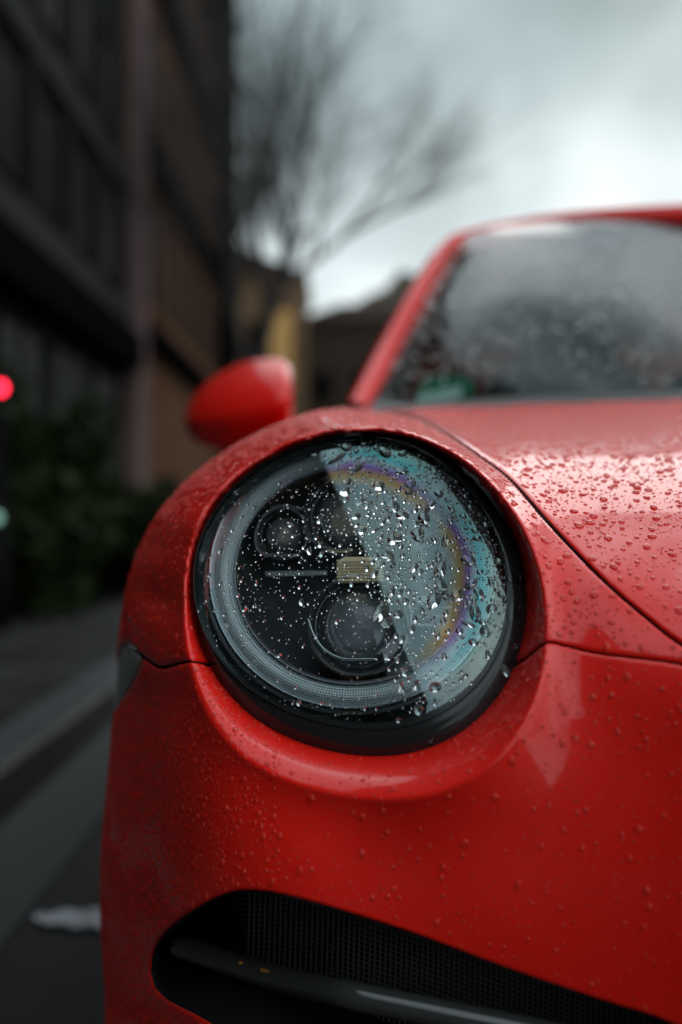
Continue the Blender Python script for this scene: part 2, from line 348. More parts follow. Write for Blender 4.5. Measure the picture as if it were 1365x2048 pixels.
SL = spline([(-400,1240),(100,1262),(240,1302),(290,1333),(322,1347),(355,1334),(388,1322),(425,1326),(480,1340)])
COWL = spline([(700,812),(735,817),(860,814),(1100,803),(1365,794),(1564,788),(1800,782)], 4)
hood_poly = np.vstack([HG, FARS, [(4300,500),(1900,500)], COWL[::-1][:-12]])
fend_poly = np.vstack([SL, [(718,1187)], SR, HG[::-1][1:], [(740,560),(300,300),(-500,500)]])
bump_poly = np.vstack([SL, [(718,1187)], SR, FARS, [(4300,3200),(-500,3200)]])
INT = spline([(298,1945),(304,1900),(330,1862),(380,1822),(440,1790),(500,1780),(600,1797),(800,1858),(1000,1932),(1200,2000),(1330,2042),(1500,2120)], 6)
INT2 = spline([(1500,2330),(1100,2310),(800,2200),(600,2125),(470,2068),(385,2028),(335,2002),(306,1975)], 6)
int_poly = np.vstack([INT, INT2])
TRI = np.array([(185,1290),(222,1297),(258,1313),(290,1336),(286,1346),(240,1412),(231,1418),(185,1416)])
ga = np.concatenate([np.arange(-170, 1440, 5.0), np.arange(1440, 4300, 50.0)]); gb = np.concatenate([np.arange(520, 2110, 5.0), np.arange(2110, 3100, 35.0)])
GA, GB = np.meshgrid(ga, gb); GR = np.column_stack([GA.ravel(), GB.ravel()]); G0 = G(GR)
def lens_f(ab):
    dx, dy = ab[:, 0]-718, ab[:, 1]-1187; return np.hypot(dx, dy)-R_lens(np.arctan2(dy, dx))+6
XC = 0.68
def f3d(p):
    f = np.minimum((p[:, 2]-0.13)*2000, (1.97-p[:, 1])*1500)
    arch = (np.hypot(p[:, 1]-1.56, p[:, 2]-0.33)-0.365)*1800
    return np.minimum(np.minimum(f, np.where(p[:, 0] < 0.3, arch, 1e3)), (XC+1e-4-p[:, 0])*3000)
f3 = f3d(G0)
f_lens = lens_f(GR)
s_h, s_f, s_b = sdf(GR, hood_poly), sdf(GR, fend_poly), sdf(GR, bump_poly)
s_i, s_t = sdf(GR, int_poly), sdf(GR, TRI)
FIELD = {'hood': np.minimum(s_h-1.0-3.2*np.clip((GR[:, 1]-860)/160, 0, 1), f3), 'fender': np.minimum(np.minimum(s_f-0.8-1.4*np.clip((GR[:, 1]-860)/160, 0, 1), f_lens), f3),
         'bumper': np.minimum(np.minimum(np.minimum(s_b-2.0, f_lens), f3), np.minimum(-s_i, -s_t-1.2)),
         'marker': np.minimum(s_t-2.0, f3), 'liner': np.minimum(np.minimum(f_lens-12, -s_i-14), np.minimum(np.minimum(16-np.minimum(np.minimum(abs(s_h), abs(s_f)), abs(s_b)), GR[:, 1]-900), f3-8))}
def clip(f):
    nb, na = GA.shape; V = {}; ab = []; fv = []; faces = []
    def vid(i):
        if i not in V: V[i] = len(ab); ab.append(GR[i]); fv.append(f[i])
        return V[i]
    def eid(i, j):
        k = (min(i, j), max(i, j))
        if k not in V:
            t = f[i]/(f[i]-f[j]); V[k] = len(ab); ab.append(GR[i]+(GR[j]-GR[i])*t); fv.append(0.0)
        return V[k]
    fs = f.reshape(nb, na); pos = fs > 0
    cnt = pos[:-1, :-1].astype(int)+pos[1:, :-1]+pos[:-1, 1:]+pos[1:, 1:]
    for r, c in zip(*np.nonzero(cnt)):
        ids = [r*na+c, (r+1)*na+c, (r+1)*na+c+1, r*na+c+1]
        if cnt[r, c] == 4: faces.append([vid(i) for i in ids]); continue
        poly = []
        for k in range(4):
            i, j = ids[k], ids[(k+1) % 4]
            if f[i] > 0: poly.append(vid(i))
            if (f[i] > 0) != (f[j] > 0): poly.append(eid(i, j))
        if len(poly) >= 3: faces.append(poly)
    return np.array(ab), np.array(fv), faces
def panel(name, key, mt, parent, fil=0.0011, flange=0.016, sink=0.0, mirror=False):
    ab, fv, faces = clip(FIELD[key]); p = G(ab); n = Gn(ab)
    d = np.maximum(p[:, 1], 0.3); x = np.clip(fv*d/F, 0, fil)
    off = fil-np.sqrt(np.maximum(fil*fil-(fil-x)**2, 0)) if fil > 0 else 0*x
    q = p-n*(off+sink)[:, None]
    ed = {}
    for f in faces:
        for i in range(len(f)):
            k = (f[i], f[(i+1) % len(f)]); ed[k] = 1
    V = [tuple(v) for v in q]; nf = list(faces); low = {}
    fl_ = np.where(np.abs(sdf(ab, int_poly)) < 3, 0.0015, (flange or 0)*np.clip((0.98-p[:, 1])/0.08, 0.06, 1))
    fl_ = np.where(np.abs(lens_f(ab)) < 4, 0.0008, np.where(lens_f(ab) < 75, np.minimum(fl_, 0.005), fl_))
    if flange:
        for (i, j) in ed:
            if (j, i) not in ed and fv[i] < 1e-6 and fv[j] < 1e-6:
                for k in (i, j):
                    if k not in low: low[k] = len(V); V.append(tuple(q[k]-n[k]*fl_[k]))
                nf.append([j, i, low[i], low[j]])
    nbase = len(nf)
    if mirror:
        k = len(V); V = [(XC, v[1], v[2]) if abs(v[0]-XC) < 0.0015 else v for v in V]
        mp_ = {}; V2 = []
        for i, v in enumerate(V):
            if v[0] == XC: mp_[i] = i
            else: mp_[i] = k+len(V2); V2.append((2*XC-v[0], v[1], v[2]))
        V += V2; nf += [[mp_[i] for i in reversed(f)] for f in nf]
    o = mesh(name, V, nf, mt, parent)
    if flange:      # folded edges in the gaps are coloured black for the shade down there
        o.data.materials.append(M['rubber']); mi = [0]*len(faces)+[1]*(nbase-len(faces)); mi += mi if mirror else []
        o.data.polygons.foreach_set('material_index', mi)
    return o
car = empty('sports_car', (XC, 2.2, 0))
tag(car, 'bright red sports car beaded with rain, its round headlight filling the picture', 'car')
hood = panel('hood', 'hood', M['paint'], car, mirror=True)
fender = panel('fender', 'fender', M['paint'], car)
bumper = panel('bumper', 'bumper', M['paint'], car, mirror=True)
marker = panel('side_marker_lamp', 'marker', M['marker'], car, sink=0.001)
marker['label'] = 'grey triangular side marker lamp set in the wing corner'

# ------------------------------------------------------------------ headlight
c0 = P(718, 1187, 1/qpl(718, 1187)); nL = np.array((-0.374, -1.161, 0.821)); nL /= np.linalg.norm(nL)
def LP(a, b, h=0.0):
    "where the sight line meets the lamp's plane sunk by h"
    a = np.asarray(a, float); b = np.asarray(b, float)
    r = np.stack(np.broadcast_arrays((a-682.5)/F, np.ones_like(a), (1024-b)/F), -1); o = np.array((0, 0, CZ))
    t = ((c0-h*nL-o)@nL)/(r@nL); return o+r*t[..., None]
def dome(ab):
    ab = np.atleast_2d(np.asarray(ab, float)); dx, dy = ab[:, 0]-718, ab[:, 1]-1187; s = np.hypot(dx, dy)/R_lens(np.arctan2(dy, dx))
    return LP(ab[:, 0], ab[:, 1])+nL[None]*(0.022*(1-np.clip(s, 0, 1)**2.3)-0.002-0.10*np.clip(s-0.955, 0, 1))[:, None]
def dome_n(ab, e=1.0):
    ab = np.atleast_2d(ab); n = np.cross(dome(ab+[0, e])-dome(ab-[0, e]), dome(ab+[e, 0])-dome(ab-[e, 0])); return n/np.linalg.norm(n, axis=1, keepdims=True)
def ring_mesh(fpt, rows, n=180, close_center=False):
    V = []; Fc = []
    th = np.linspace(0, 2*np.pi, n, endpoint=False)
    for r in rows: V += [tuple(p) for p in fpt(th, r)]
    for i in range(len(rows)-1):
        for j in range(n): Fc.append((i*n+j, i*n+(j+1) % n, (i+1)*n+(j+1) % n, (i+1)*n+j))
    if close_center: Fc.append(tuple((len(rows)-1)*n+j for j in range(n)))
    return V, Fc
def pol(R, s, th): r = R(th)*s; return np.column_stack([718+r*np.cos(th), 1187+r*np.sin(th)])
def f_house(th, row):
    s, h = row; ab = pol(R_clear, s, th); return LP(ab[:, 0], ab[:, 1], h)
V, Fc = ring_mesh(f_house, [(1.01, -0.006), (1.0, 0.006), (0.985, 0.035), (0.94, 0.05), (0.86, 0.056), (0.80, 0.052), (0.76, 0.07), (0.6, 0.10), (0.3, 0.115), (0.02, 0.118)], close_center=True)
M['bowl'] = mat('lamp_bowl_dark_grey', (0.075, 0.080, 0.085), 0.32)
headlight = mesh('headlight', V, Fc, M['bowl'], car)
headlight['label'] = 'round rain-beaded headlight with a ribbed light ring, in front of the mirror'
def f_bez(th, s):
    if s > 1: k = 1.0; ab = pol(R_lens, 1.012, th); return dome(pol(R_lens, 1.0, th))*1.0 - nL*0.012
    a1 = pol(R_clear, 1.0, th); a2 = pol(R_lens, 1.0, th); ab = a1+(a2-a1)*s
    return dome(ab)+nL*(0.0012*math.sin(math.pi*min(max(s, 0), 1))+(0 if s > 0 else -0.010 if s < -0.5 else 0))
V, Fc = ring_mesh(f_bez, [2, 1.0, 0.97, 0.9, 0.75, 0.5, 0.25, 0.08, 0.0, -0.04])
bezel = mesh('bezel', V, Fc, M['bezel'], headlight)
srow = list(np.linspace(1.0, 0.02, 40))
V, Fc = ring_mesh(lambda th, s: dome(pol(R_clear, s, th)), srow, close_center=True)
cuv = [(j/180, s_) for s_ in srow for j in range(180)]
cover = mesh('lens_cover', V, Fc, M['lens'], headlight, uv=cuv)
# light ring
def ringmat():
    m = mat('ribbed_light_guide', (0.5, 0.58, 0.6), 0.22, 0.15, coat=0.5); nt = m.node_tree; N = nt.nodes; L = nt.links; b = N['Principled BSDF']
    uv = N.new('ShaderNodeUVMap'); sp = N.new('ShaderNodeSeparateXYZ'); L.new(uv.outputs[0], sp.inputs[0])
    def saw(sock, k, sharp):
        a = N.new('ShaderNodeMath'); a.operation = 'MULTIPLY'; a.inputs[1].default_value = k; L.new(sock, a.inputs[0])
        s = N.new('ShaderNodeMath'); s.operation = 'SINE'; L.new(a.outputs[0], s.inputs[0])
        return s.outputs[0]
    v = saw(sp.outputs['Y'], 2*math.pi*9, 1); u = saw(sp.outputs['X'], 2*math.pi*300, 1)
    n = N.new('ShaderNodeTexNoise'); n.inputs['Scale'].default_value = 6; L.new(uv.outputs[0], n.inputs['Vector'])
    gr = N.new('ShaderNodeMath'); gr.operation = 'GREATER_THAN'; gr.inputs[1].default_value = 0.5; L.new(n.outputs['Fac'], gr.inputs[0])
    uu = N.new('ShaderNodeMath'); uu.operation = 'MULTIPLY'; L.new(u, uu.inputs[0]); L.new(gr.outputs[0], uu.inputs[1])
    mx = N.new('ShaderNodeMath'); mx.operation = 'MAXIMUM'; L.new(v, mx.inputs[0]); L.new(uu.outputs[0], mx.inputs[1])
    bp = N.new('ShaderNodeBump'); bp.inputs['Distance'].default_value = 0.0006; bp.inputs['Strength'].default_value = 0.8; L.new(mx.outputs[0], bp.inputs['Height']); L.new(bp.outputs[0], b.inputs['Normal'])
    mr = N.new('ShaderNodeMapRange'); mr.inputs['From Min'].default_value = -1; L.new(mx.outputs[0], mr.inputs['Value'])
    cr = N.new('ShaderNodeMix'); cr.data_type = 'RGBA'; cr.inputs['A'].default_value = (0.2, 0.24, 0.25, 1); cr.inputs['B'].default_value = (0.75, 0.85, 0.87, 1)
    L.new(mr.outputs[0], cr.inputs['Factor']); L.new(cr.outputs['Result'], b.inputs['Base Color'])
    return m
M['ring'] = ringmat()
RC = (706, 1150)
def ell(th, rx, ry, h): return LP(RC[0]+rx*np.cos(th), RC[1]+ry*np.sin(th), h)
def band(name, rows, mt, parent, n=240, arc=None):
    th = np.linspace(0, 2*np.pi, n, endpoint=False) if arc is None else np.linspace(arc[0], arc[1], n)
    V = np.vstack([ell(th, rx, ry, h) for rx, ry, h in rows]); Fc = []; uv = []
    m = n if arc is None else n-1
    for i, r in enumerate(rows): uv += [(j/n, i/(len(rows)-1)) for j in range(n)]
    for i in range(len(rows)-1):
        for j in range(m): Fc.append((i*n+j, i*n+(j+1) % n, (i+1)*n+(j+1) % n, (i+1)*n+j))
    return mesh(name, V, np.array(Fc), mt, parent, uv=uv)
rows = [(284-46*t, 264-44*t, 0.026-0.007*math.sin(math.pi*t)) for t in np.linspace(0, 1, 12)]
band('light_ring', rows, M['ring'], headlight)
band('ring_trim', [(286, 266, 0.030), (288, 268, 0.023), (285, 265, 0.0225), (284, 264, 0.027)], M['chrome'], headlight)
band('ring_trim', [(238, 220, 0.027), (237, 219, 0.022), (234.5, 216.5, 0.022), (234, 216, 0.040), (230, 212, 0.06)], M['satin'], headlight)
band('ring_step', [(300, 280, 0.052), (300, 280, 0.034), (291, 271, 0.032), (290, 270, 0.046)], M['satin'], headlight)
def module(a, b, rpx, h, kind):
    c = LP(np.array([a]), np.array([b]), h)[0]; r = rpx/F*c[1]; ax = (-0.06, -1, 0.12)
    g = MB().lathe(c, ax, [(r*1.0, -0.03), (r*1.0, 0.0), (r*0.985, 0.0035), (r*0.93, 0.004), (r*0.90, 0.001), (r*0.86, -0.012), (r*0.80, -0.02)], 64).build('projector_housing', M['housing'], headlight, True)
    t = MB().lathe(c, ax, [(r*0.995, 0.0030), (r*0.975, 0.0062), (r*0.945, 0.0042)], 48, arc=(math.radians(60), math.radians(250))).build('chrome_arc', M['chrome'], headlight, True)
    t2 = MB().lathe(c, ax, [(r*0.84, -0.005), (r*0.825, -0.003), (r*0.81, -0.005)], 48, arc=(math.radians(-40), math.radians(60))).build('chrome_arc', M['satin'], headlight, True)
    k = MB().lathe(c, ax, [(r*0.78, -0.022), (r*0.74, -0.012), (r*0.62, -0.003), (r*0.45, 0.003), (r*0.22, 0.0065), (0.0002, 0.0075)], 48).build('projector_lens', M['ball'], headlight, True)
    MB().lathe(c, ax, [(r*0.80, -0.028), (0.0002, -0.032)], 40).build('reflector', M['satin'] if kind else M['gold'], headlight, True)
module(690, 1035, 82, 0.062, 0); module(566, 1068, 54, 0.060, 0); module(716, 1252, 104, 0.058, 1); module(838, 1080, 60, 0.064, 1)
def slab(name, px, h, th_, mt, ribs=0):
    "a small raised block with a pixel-traced outline"
    px = np.array(px, float); A = LP(px[:, 0], px[:, 1], h-th_); B = LP(px[:, 0], px[:, 1], h); n = len(px)
    m = MB(); m.add(np.vstack([A, B]), [tuple(range(n-1, -1, -1))]+[(i, (i+1) % n, n+(i+1) % n, n+i) for i in range(n)])
    return m.build(name, mt, headlight)
slab('centre_block', [(676,1122),(690,1114),(748,1114),(760,1124),(768,1164),(676,1166)], 0.052, 0.014, M['gold'])
for k in range(7):
    y = 1120+k*6.4
    slab('louvre', [(674, y), (764+k, y), (764+k, y+3.0), (674, y+3.0)], 0.0375, 0.0022, M['gold'])
slab('crossbar', [(530,1143),(655,1141),(655,1150),(534,1153)], 0.05, 0.004, M['satin'])
slab('crossbar', [(682,1315),(752,1315),(752,1321),(682,1321)], 0.045, 0.003, M['chrome'])
slab('crossbar', [(520,1108),(600,1109),(600,1114),(522,1113)], 0.05, 0.003, M['chrome'])
slab('crossbar', [(832,1192),(880,1190),(882,1204),(834,1206)], 0.05, 0.003, M['satin'])
slab('crossbar', [(655,1098),(700,1100),(698,1105),(655,1104)], 0.05, 0.003, M['gold'])
slab('fin', [(822,1215),(905,1212),(905,1216),(822,1219)], 0.06, 0.003, M['satin'])
slab('fin', [(822,1232),(900,1229),(900,1233),(822,1236)], 0.06, 0.003, M['satin'])
slab('fin', [(822,1249),(892,1246),(892,1250),(822,1253)], 0.06, 0.003, M['satin'])
slab('pillar_block', [(742,1168),(800,1166),(838,1380),(780,1385)], 0.085, 0.006, M['satin'])

def wire(name, pts, h, r, mt):
    p = spline(pts, 6); q = LP(p[:, 0], p[:, 1], h); return MB().tube([tuple(v) for v in q], r, 6).build(name, M[mt], headlight, True)
wire('chrome_arc', [(604,1018),(560,1012),(525,1035),(511,1075),(520,1104),(545,1110),(600,1111)], 0.044, 0.0011, 'satin')
wire('chrome_arc', [(606,1050),(618,1075),(645,1092),(672,1099),(706,1100)], 0.044, 0.0011, 'chrome')
wire('chrome_arc', [(616,1235),(628,1270),(650,1300),(684,1317),(720,1319),(756,1319)], 0.040, 0.0010, 'chrome')
wire('chrome_arc', [(768,1162),(800,1180),(820,1215),(824,1262)], 0.040, 0.0022, 'satin')
wire('chrome_arc', [(640,960),(690,946),(745,962),(775,1000),(782,1045)], 0.044, 0.0012, 'satin')
slab('reflector_plate', [(655,945),(740,950),(742,968),(652,966)], 0.052, 0.003, M['gold'])
# ------------------------------------------------------------------ raindrops
HGT = (0.14, 0.30); ASP = 0.32
def drops(ab, r, fpos, fnor, down=None, seg=8, rings=3, close=False, lift=0.0):
    "vectorised droplets: domes of radius r sitting on the surface"
    p = fpos(ab); n = fnor(ab); N_ = len(ab)
    g = np.array((0, 0, -1.0))[None]-n*(n@np.array((0, 0, -1.0)))[:, None]
    g = g+RNG.normal(0, 0.35, g.shape); g -= n*(g*n).sum(1)[:, None]; g /= np.linalg.norm(g, axis=1, keepdims=True)+1e-9
    s = np.cross(n, g)
    asp = 1+RNG.gamma(1.3, ASP, N_); hgt = RNG.uniform(*HGT, N_)
    ph1, ph2, am1, am2 = RNG.uniform(0, 6.28, N_), RNG.uniform(0, 6.28, N_), RNG.uniform(0, 0.16, N_), RNG.uniform(0, 0.10, N_)
    th = np.arange(seg)*2*np.pi/seg; V = []
    for k in range(rings):
        al = (k/rings)*math.pi/2
        cr = math.cos(al)**0.75 if k else 1.0; hh = math.sin(al) if k else 0.0
        rad = 1+am1[:, None]*np.cos(2*th[None]+ph1[:, None])+am2[:, None]*np.cos(3*th[None]+ph2[:, None])
        x = (r*asp)[:, None]*rad*cr*np.cos(th)[None]+(r*0.12*hh)[:, None]; y = r[:, None]*rad*cr*np.sin(th)[None]
        V.append(p[:, None]+g[:, None]*x[..., None]+s[:, None]*y[..., None]+n[:, None]*((r*hgt*hh)[:, None, None]+lift))
    top = p[:, None]+n[:, None]*((r*hgt)[:, None, None]+lift)+g[:, None]*(r*0.12)[:, None, None]
    V = np.concatenate(V+[top], 1); per = rings*seg+1
    T = []
    for k in range(rings-1):
        for j in range(seg):
            a0, a1, b0, b1 = k*seg+j, k*seg+(j+1) % seg, (k+1)*seg+j, (k+1)*seg+(j+1) % seg
            T += [(a0, a1, b1), (a0, b1, b0)]
    for j in range(seg): T.append(((rings-1)*seg+j, (rings-1)*seg+(j+1) % seg, rings*seg))
    if close:
        for j in range(1, seg-1): T.append((0, j+1, j))
    T = np.array(T)
    return V, T, per
def drop_objects(name_big, name_rest, ab, r, nbig, fpos, fnor, parent, close=False, lift=0.0, seg=8, score=None, mt='water'):
    o = np.argsort(-(r if score is None else r*score)); ab, r = ab[o], r[o]
    V, T, per = drops(ab[:nbig], r[:nbig], fpos, fnor, seg=14, rings=5, close=close, lift=lift)
    for i in range(len(V)): mesh(name_big, V[i], T, M[mt], parent)
    V, T, per = drops(ab[nbig:], r[nbig:], fpos, fnor, seg=seg, close=close, lift=lift)
    Fc = (T[None]+np.arange(len(V))[:, None, None]*per).reshape(-1, 3)
    ob = mesh(name_rest, V.reshape(-1, 3), Fc, M[mt], parent); ob['kind'] = 'stuff'
def sizes(n, lo, hi, p=2.6):
    u = RNG.random(n); a = 1-p; return (lo**a+u*(hi**a-lo**a))**(1/a)
def spread(ab, r, fpos, gap=1.05):
    "drop those that would overlap a larger one (grid hash)"
    o = np.argsort(-r); pos = fpos(ab); cell = {}; keep = []; cs = 0.004
    for i in o:
        p = pos[i]; k = tuple((p//cs).astype(int)); ok = True; R_ = 1 if r[i] < 0.002 else 2
        for dx in range(-R_, R_+1):
            for dy in range(-R_, R_+1):
                for dz in range(-R_, R_+1):
                    for j in cell.get((k[0]+dx, k[1]+dy, k[2]+dz), ()):
                        if ((pos[j]-p)**2).sum() < ((r[i]+r[j])*gap)**2: ok = False; break
                    if not ok: break
                if not ok: break
            if not ok: break
        if ok: cell.setdefault(k, []).append(i); keep.append(i)
    return np.array(keep)
# on the lamp
n = 6000; th = RNG.uniform(0, 2*np.pi, n); s = np.sqrt(RNG.random(n))*0.985; ab = pol(R_lens, 1.0, th); ab = np.array(CEN)+(ab-CEN)*s[:, None]
edge_ = 660+(ab[:, 1]-880)*0.28; wgt = np.where(ab[:, 1] < 1240, 1.0, 0.5)*np.where(ab[:, 0] < edge_, 0.42, 1.0); k = RNG.random(n) < wgt; ab = ab[k]
edge_ = edge_[k]; r = sizes(len(ab), 0.00042, 0.0040, 2.8)*np.where(ab[:, 0] < edge_, 0.62, 1.25)*np.where(ab[:, 1] > 1300, 0.8, 1.0)
k = spread(ab, r, dome); ab, r = ab[k], r[k]
drop_objects('raindrop', 'raindrops', ab, r, 110, dome, dome_n, headlight, close=True, lift=0.00012)
# on the paint: uniform per real area
def on_panel(key, n, lo, hi, p, ymax=1.3, dens=None):
    f = FIELD[key].reshape(GA.shape); ok = (f[:-1, :-1] > 4) & (f[1:, 1:] > 4) & (f[1:, :-1] > 4) & (f[:-1, 1:] > 4)
    g = G0.reshape(*GA.shape, 3); ar = np.linalg.norm(np.cross(g[1:, :-1]-g[:-1, :-1], g[:-1, 1:]-g[:-1, :-1]), axis=2)
    gc = g[:-1, :-1]; px = 682.5+gc[..., 0]/gc[..., 1]*F
    ar = ar*ok*(gc[..., 1] < ymax)*(px < 1450)*(GA[:-1, :-1] < 1440)*(GB[:-1, :-1] < 2100)
    if dens is not None: ar = ar*dens(GA[:-1, :-1], GB[:-1, :-1])
    i = RNG.choice(ar.size, n, p=(ar/ar.sum()).ravel()); r_, c_ = np.unravel_index(i, ar.shape)
    ab = np.column_stack([ga[c_]+RNG.random(n)*(ga[c_+1]-ga[c_]), gb[r_]+RNG.random(n)*(gb[r_+1]-gb[r_])])
    rr = sizes(n, lo, hi, p); k = spread(ab, rr, G, 1.2); return ab[k], rr[k]
HGT = (0.42, 0.6); ASP = 0.10
ab, r = on_panel('hood', 17000, 0.0004, 0.0032, 2.4, 1.75); sc = 1/G(ab)[:, 1]
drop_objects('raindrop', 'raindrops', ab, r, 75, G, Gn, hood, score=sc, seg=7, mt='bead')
ab, r = on_panel('fender', 11000, 0.0006, 0.0028, 2.5, 1.5); sc = 1/G(ab)[:, 1]
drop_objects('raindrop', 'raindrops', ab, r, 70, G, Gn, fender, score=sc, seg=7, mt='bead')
ab, r = on_panel('bumper', 20000, 0.00042, 0.0025, 2.7, 1.3, dens=lambda a, b: np.where(a < 560, 1.6, np.where(b < 1500, 0.7, 0.35))); sc = 1/G(ab)[:, 1]
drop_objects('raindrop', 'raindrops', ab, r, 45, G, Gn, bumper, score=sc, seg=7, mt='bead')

# ------------------------------------------------------------------ air intake
def strip(name, rows, mt, parent, smooth=True, mirror=False):
    rows = [np.asarray(r) for r in rows]; m = len(rows[0]); V = np.vstack(rows); Fc = []
    for i in range(len(rows)-1):
        for j in range(m-1): Fc.append((i*m+j, i*m+j+1, (i+1)*m+j+1, (i+1)*m+j))
    Fc = np.array(Fc)
    if mirror:
        V2 = V.copy(); V2[:, 0] = 2*XC-V2[:, 0]; Fc = np.vstack([Fc, Fc[:, ::-1]+len(V)]); V = np.vstack([V, V2])
    return mesh(name, V, Fc, mt, parent, smooth)
ip = int_poly; g0 = G(ip); gn = Gn(ip)
cl = lambda x: np.vstack([x, x[:1]])
into = np.array((0.10, 1.0, 0.02))
ctr_ = G(np.array([[640, 1990.0]]))[0]; inw = G(ip+(np.array([[700, 2000.0]])-ip)/np.linalg.norm(np.array([[700, 2000.0]])-ip, axis=1, keepdims=True)*4)-g0; inw /= np.linalg.norm(inw, axis=1, keepdims=True)
intake = strip('air_intake', [cl(g0-gn*0.0025+inw*0.0022), cl(g0-gn*0.006+inw*0.0030), cl(g0+inw*0.003+into*0.03), cl(g0+into*0.13)], M['black'], car)
ic = np.array([[ip[:, 0].mean(), ip[:, 1].mean()]])
mesh('intake_back', np.vstack([g0+into*0.12, ]), [list(range(len(ip)))], M['rubber'], intake, False)
tt = np.linspace(0, 1, 40)
lb = spline([(352,1890),(420,1912),(540,1952),(700,1990),(900,2030),(1100,2070),(1400,2140)], 7)
lbp = P(lb[:, 0], lb[:, 1], 1/np.interp(lb[:, 0], [300, 700, 1400], [1.13, 1.37, 1.45]))
MB().tube([tuple(p) for p in lbp], [0.004]+[0.0085]*(len(lbp)-2)+[0.0085], 14).build('light_bar', M['bar'], intake, True)
MB().tube([tuple(p+np.array((0, 0.004, -0.002))) for p in lbp], [0.003]+[0.0035]*(len(lbp)-1), 8).build('light_bar_core', M['satin'], intake, True)
M['amber'] = mat('amber_glint', (0.9, 0.35, 0.04), 0.2, coat=0.5)  # orange glints on the light bar, built as small coloured pieces
for a0_, a1_ in ((478, 492), (512, 556)):
    aa_ = np.linspace(a0_, a1_, 4); bb_ = np.interp(aa_, lb[:, 0], lb[:, 1])-6; pp_ = P(aa_, bb_, 1/np.interp(aa_, [300, 700, 1400], [1.13, 1.37, 1.45])-0.0075)
    MB().tube([tuple(v) for v in pp_], [0.0008, 0.0022, 0.0022, 0.0008], 8).build('amber_glint', M['amber'], intake, True)
vm = MB()
for k in range(90):
    a = 500+k*10.5; top = np.interp(a, INT[:, 0], INT[:, 1]); d = 1/np.interp(a, [300, 700, 1400], [1.12, 1.33, 1.40])
    p1 = P(a, top-10, d+0.02); p2 = P(a-6, top+190, d+0.03); vm.tube([tuple(p1), tuple(p2)], 0.0007, 4, False)
for k in range(18):
    pts = []
    for a in np.linspace(480, 1450, 20):
        top = np.interp(a, INT[:, 0], INT[:, 1]); d = 1/np.interp(a, [300, 700, 1400], [1.12, 1.33, 1.40]); pts.append(tuple(P(a, top+k*10.5-5, d+0.0205+k*0.0006)))
    vm.tube(pts, 0.0006, 4, False)
g = vm.build('intake_mesh', M['dkmesh'], intake, False); g['kind'] = 'stuff'

# ------------------------------------------------------------------ windscreen, roof, mirror, sides
def Pq(rows): rows = np.array(rows, float); return P(rows[:, 0], rows[:, 1], rows[:, 2])
OUT = spline([(698,815,1.98),(728,752,2.06),(765,684,2.15),(810,605,2.25),(855,532,2.36),(895,487,2.43),(935,462,2.47),(1050,438,2.45),(1200,419,2.41),(1376,409,2.38)], 8)
INN = spline([(735,819,1.955),(770,757,2.04),(803,692,2.13),(843,612,2.23),(880,548,2.33),(902,514,2.40),(935,494,2.43),(1050,468,2.42),(1200,450,2.38),(1376,440,2.35)], 8)
O3, I3 = Pq(OUT), Pq(INN); mid = (O3+I3)/2+np.array((-0.006, -0.014, 0.012)); q1 = O3*0.7+I3*0.3+np.array((-0.012, -0.007, 0.009)); q3 = O3*0.25+I3*0.75+np.array((0.0, -0.010, 0.006))
nO = len(OUT); fr = np.clip((np.arange(nO)/(nO-1)-0.62)/0.1, 0, 1)[:, None]
back1 = O3+np.array((0.01, 0.05, -0.012))*(1-fr)+np.array((0, 0.12, 0.004))*fr
frame = strip('windscreen_surround', [I3+np.array((0.0, 0.02, -0.01)), I3, q3, mid, q1, O3, back1], M['paint'], car, mirror=True)
ks = int(nO*0.60); rr = O3[ks:]
rows_ = [back1[ks:]]
for Y, dz, sx in ((2.9, 0.0, 1.0), (3.3, -0.03, 0.99), (3.55, -0.08, 0.98)):
    b = rr.copy(); b[:, 1] = Y; b[:, 2] += dz; b[:, 0] = XC-(XC-b[:, 0])*sx; rows_.append(b)
roof = strip('roof', rows_, M['paint'], car, mirror=True)
strip('headliner', [r+np.array((0, 0.03 if i == 0 else 0, -0.03)) for i, r in enumerate(rows_)], M['rubber'], car, mirror=True)
strip('door_lining', [[np.array((x, Y, z)) for x, z in ((0.03, 0.90), (0.06, 0.6), (0.08, 0.3))] for Y in (1.98, 2.6, 3.3, 3.6)], M['rubber'], car, mirror=True)
strip('rear_shelf', [[np.array((x, Y, z)) for x in (0.03, XC)] for Y, z in ((3.35, 0.4), (3.4, 0.93), (4.0, 0.93))], M['rubber'], car, mirror=True)
def screen_pt(u, v, lift=0.0):
    L_ = np.array([np.interp(v, np.linspace(0, 1, 6), c) for c in zip((737,818,1.96),(772,754,2.05),(812,674,2.15),(850,602,2.26),(885,540,2.36),(912,503,2.425))])
    Rr = np.array([np.interp(v, [0, 1], c) for c in zip((1564,790,1.80),(1376,441,2.36))]); s_ = math.sin(math.pi/2*u)
    p0 = P(L_[0], L_[1], L_[2]); p1 = P(Rr[0], Rr[1], Rr[2]); p = p0+(p1-p0)*u
    bow = math.sin(math.pi/2*u)-u; wv = 0.30*(1-v)+0.05; A_ = 0.22*(1-0.8*v)*(1-math.exp(-v/0.14)); eb = A_*((1-math.exp(-u/wv))-u*(1-math.exp(-1/wv)))
    return p+np.array((0, -0.10, 0.06))*bow*0.6+np.array((0.0, -0.02, 0.03))*math.sin(math.pi*v)*0.15+np.array((-0.05, -0.6, 0.8))*(lift+eb)
gw = [[screen_pt(u, v) for u in np.linspace(0, 1, 40)] for v in np.linspace(0, 1, 24)]
ws = strip('windscreen', gw, M['screen_glass'], car, mirror=True)
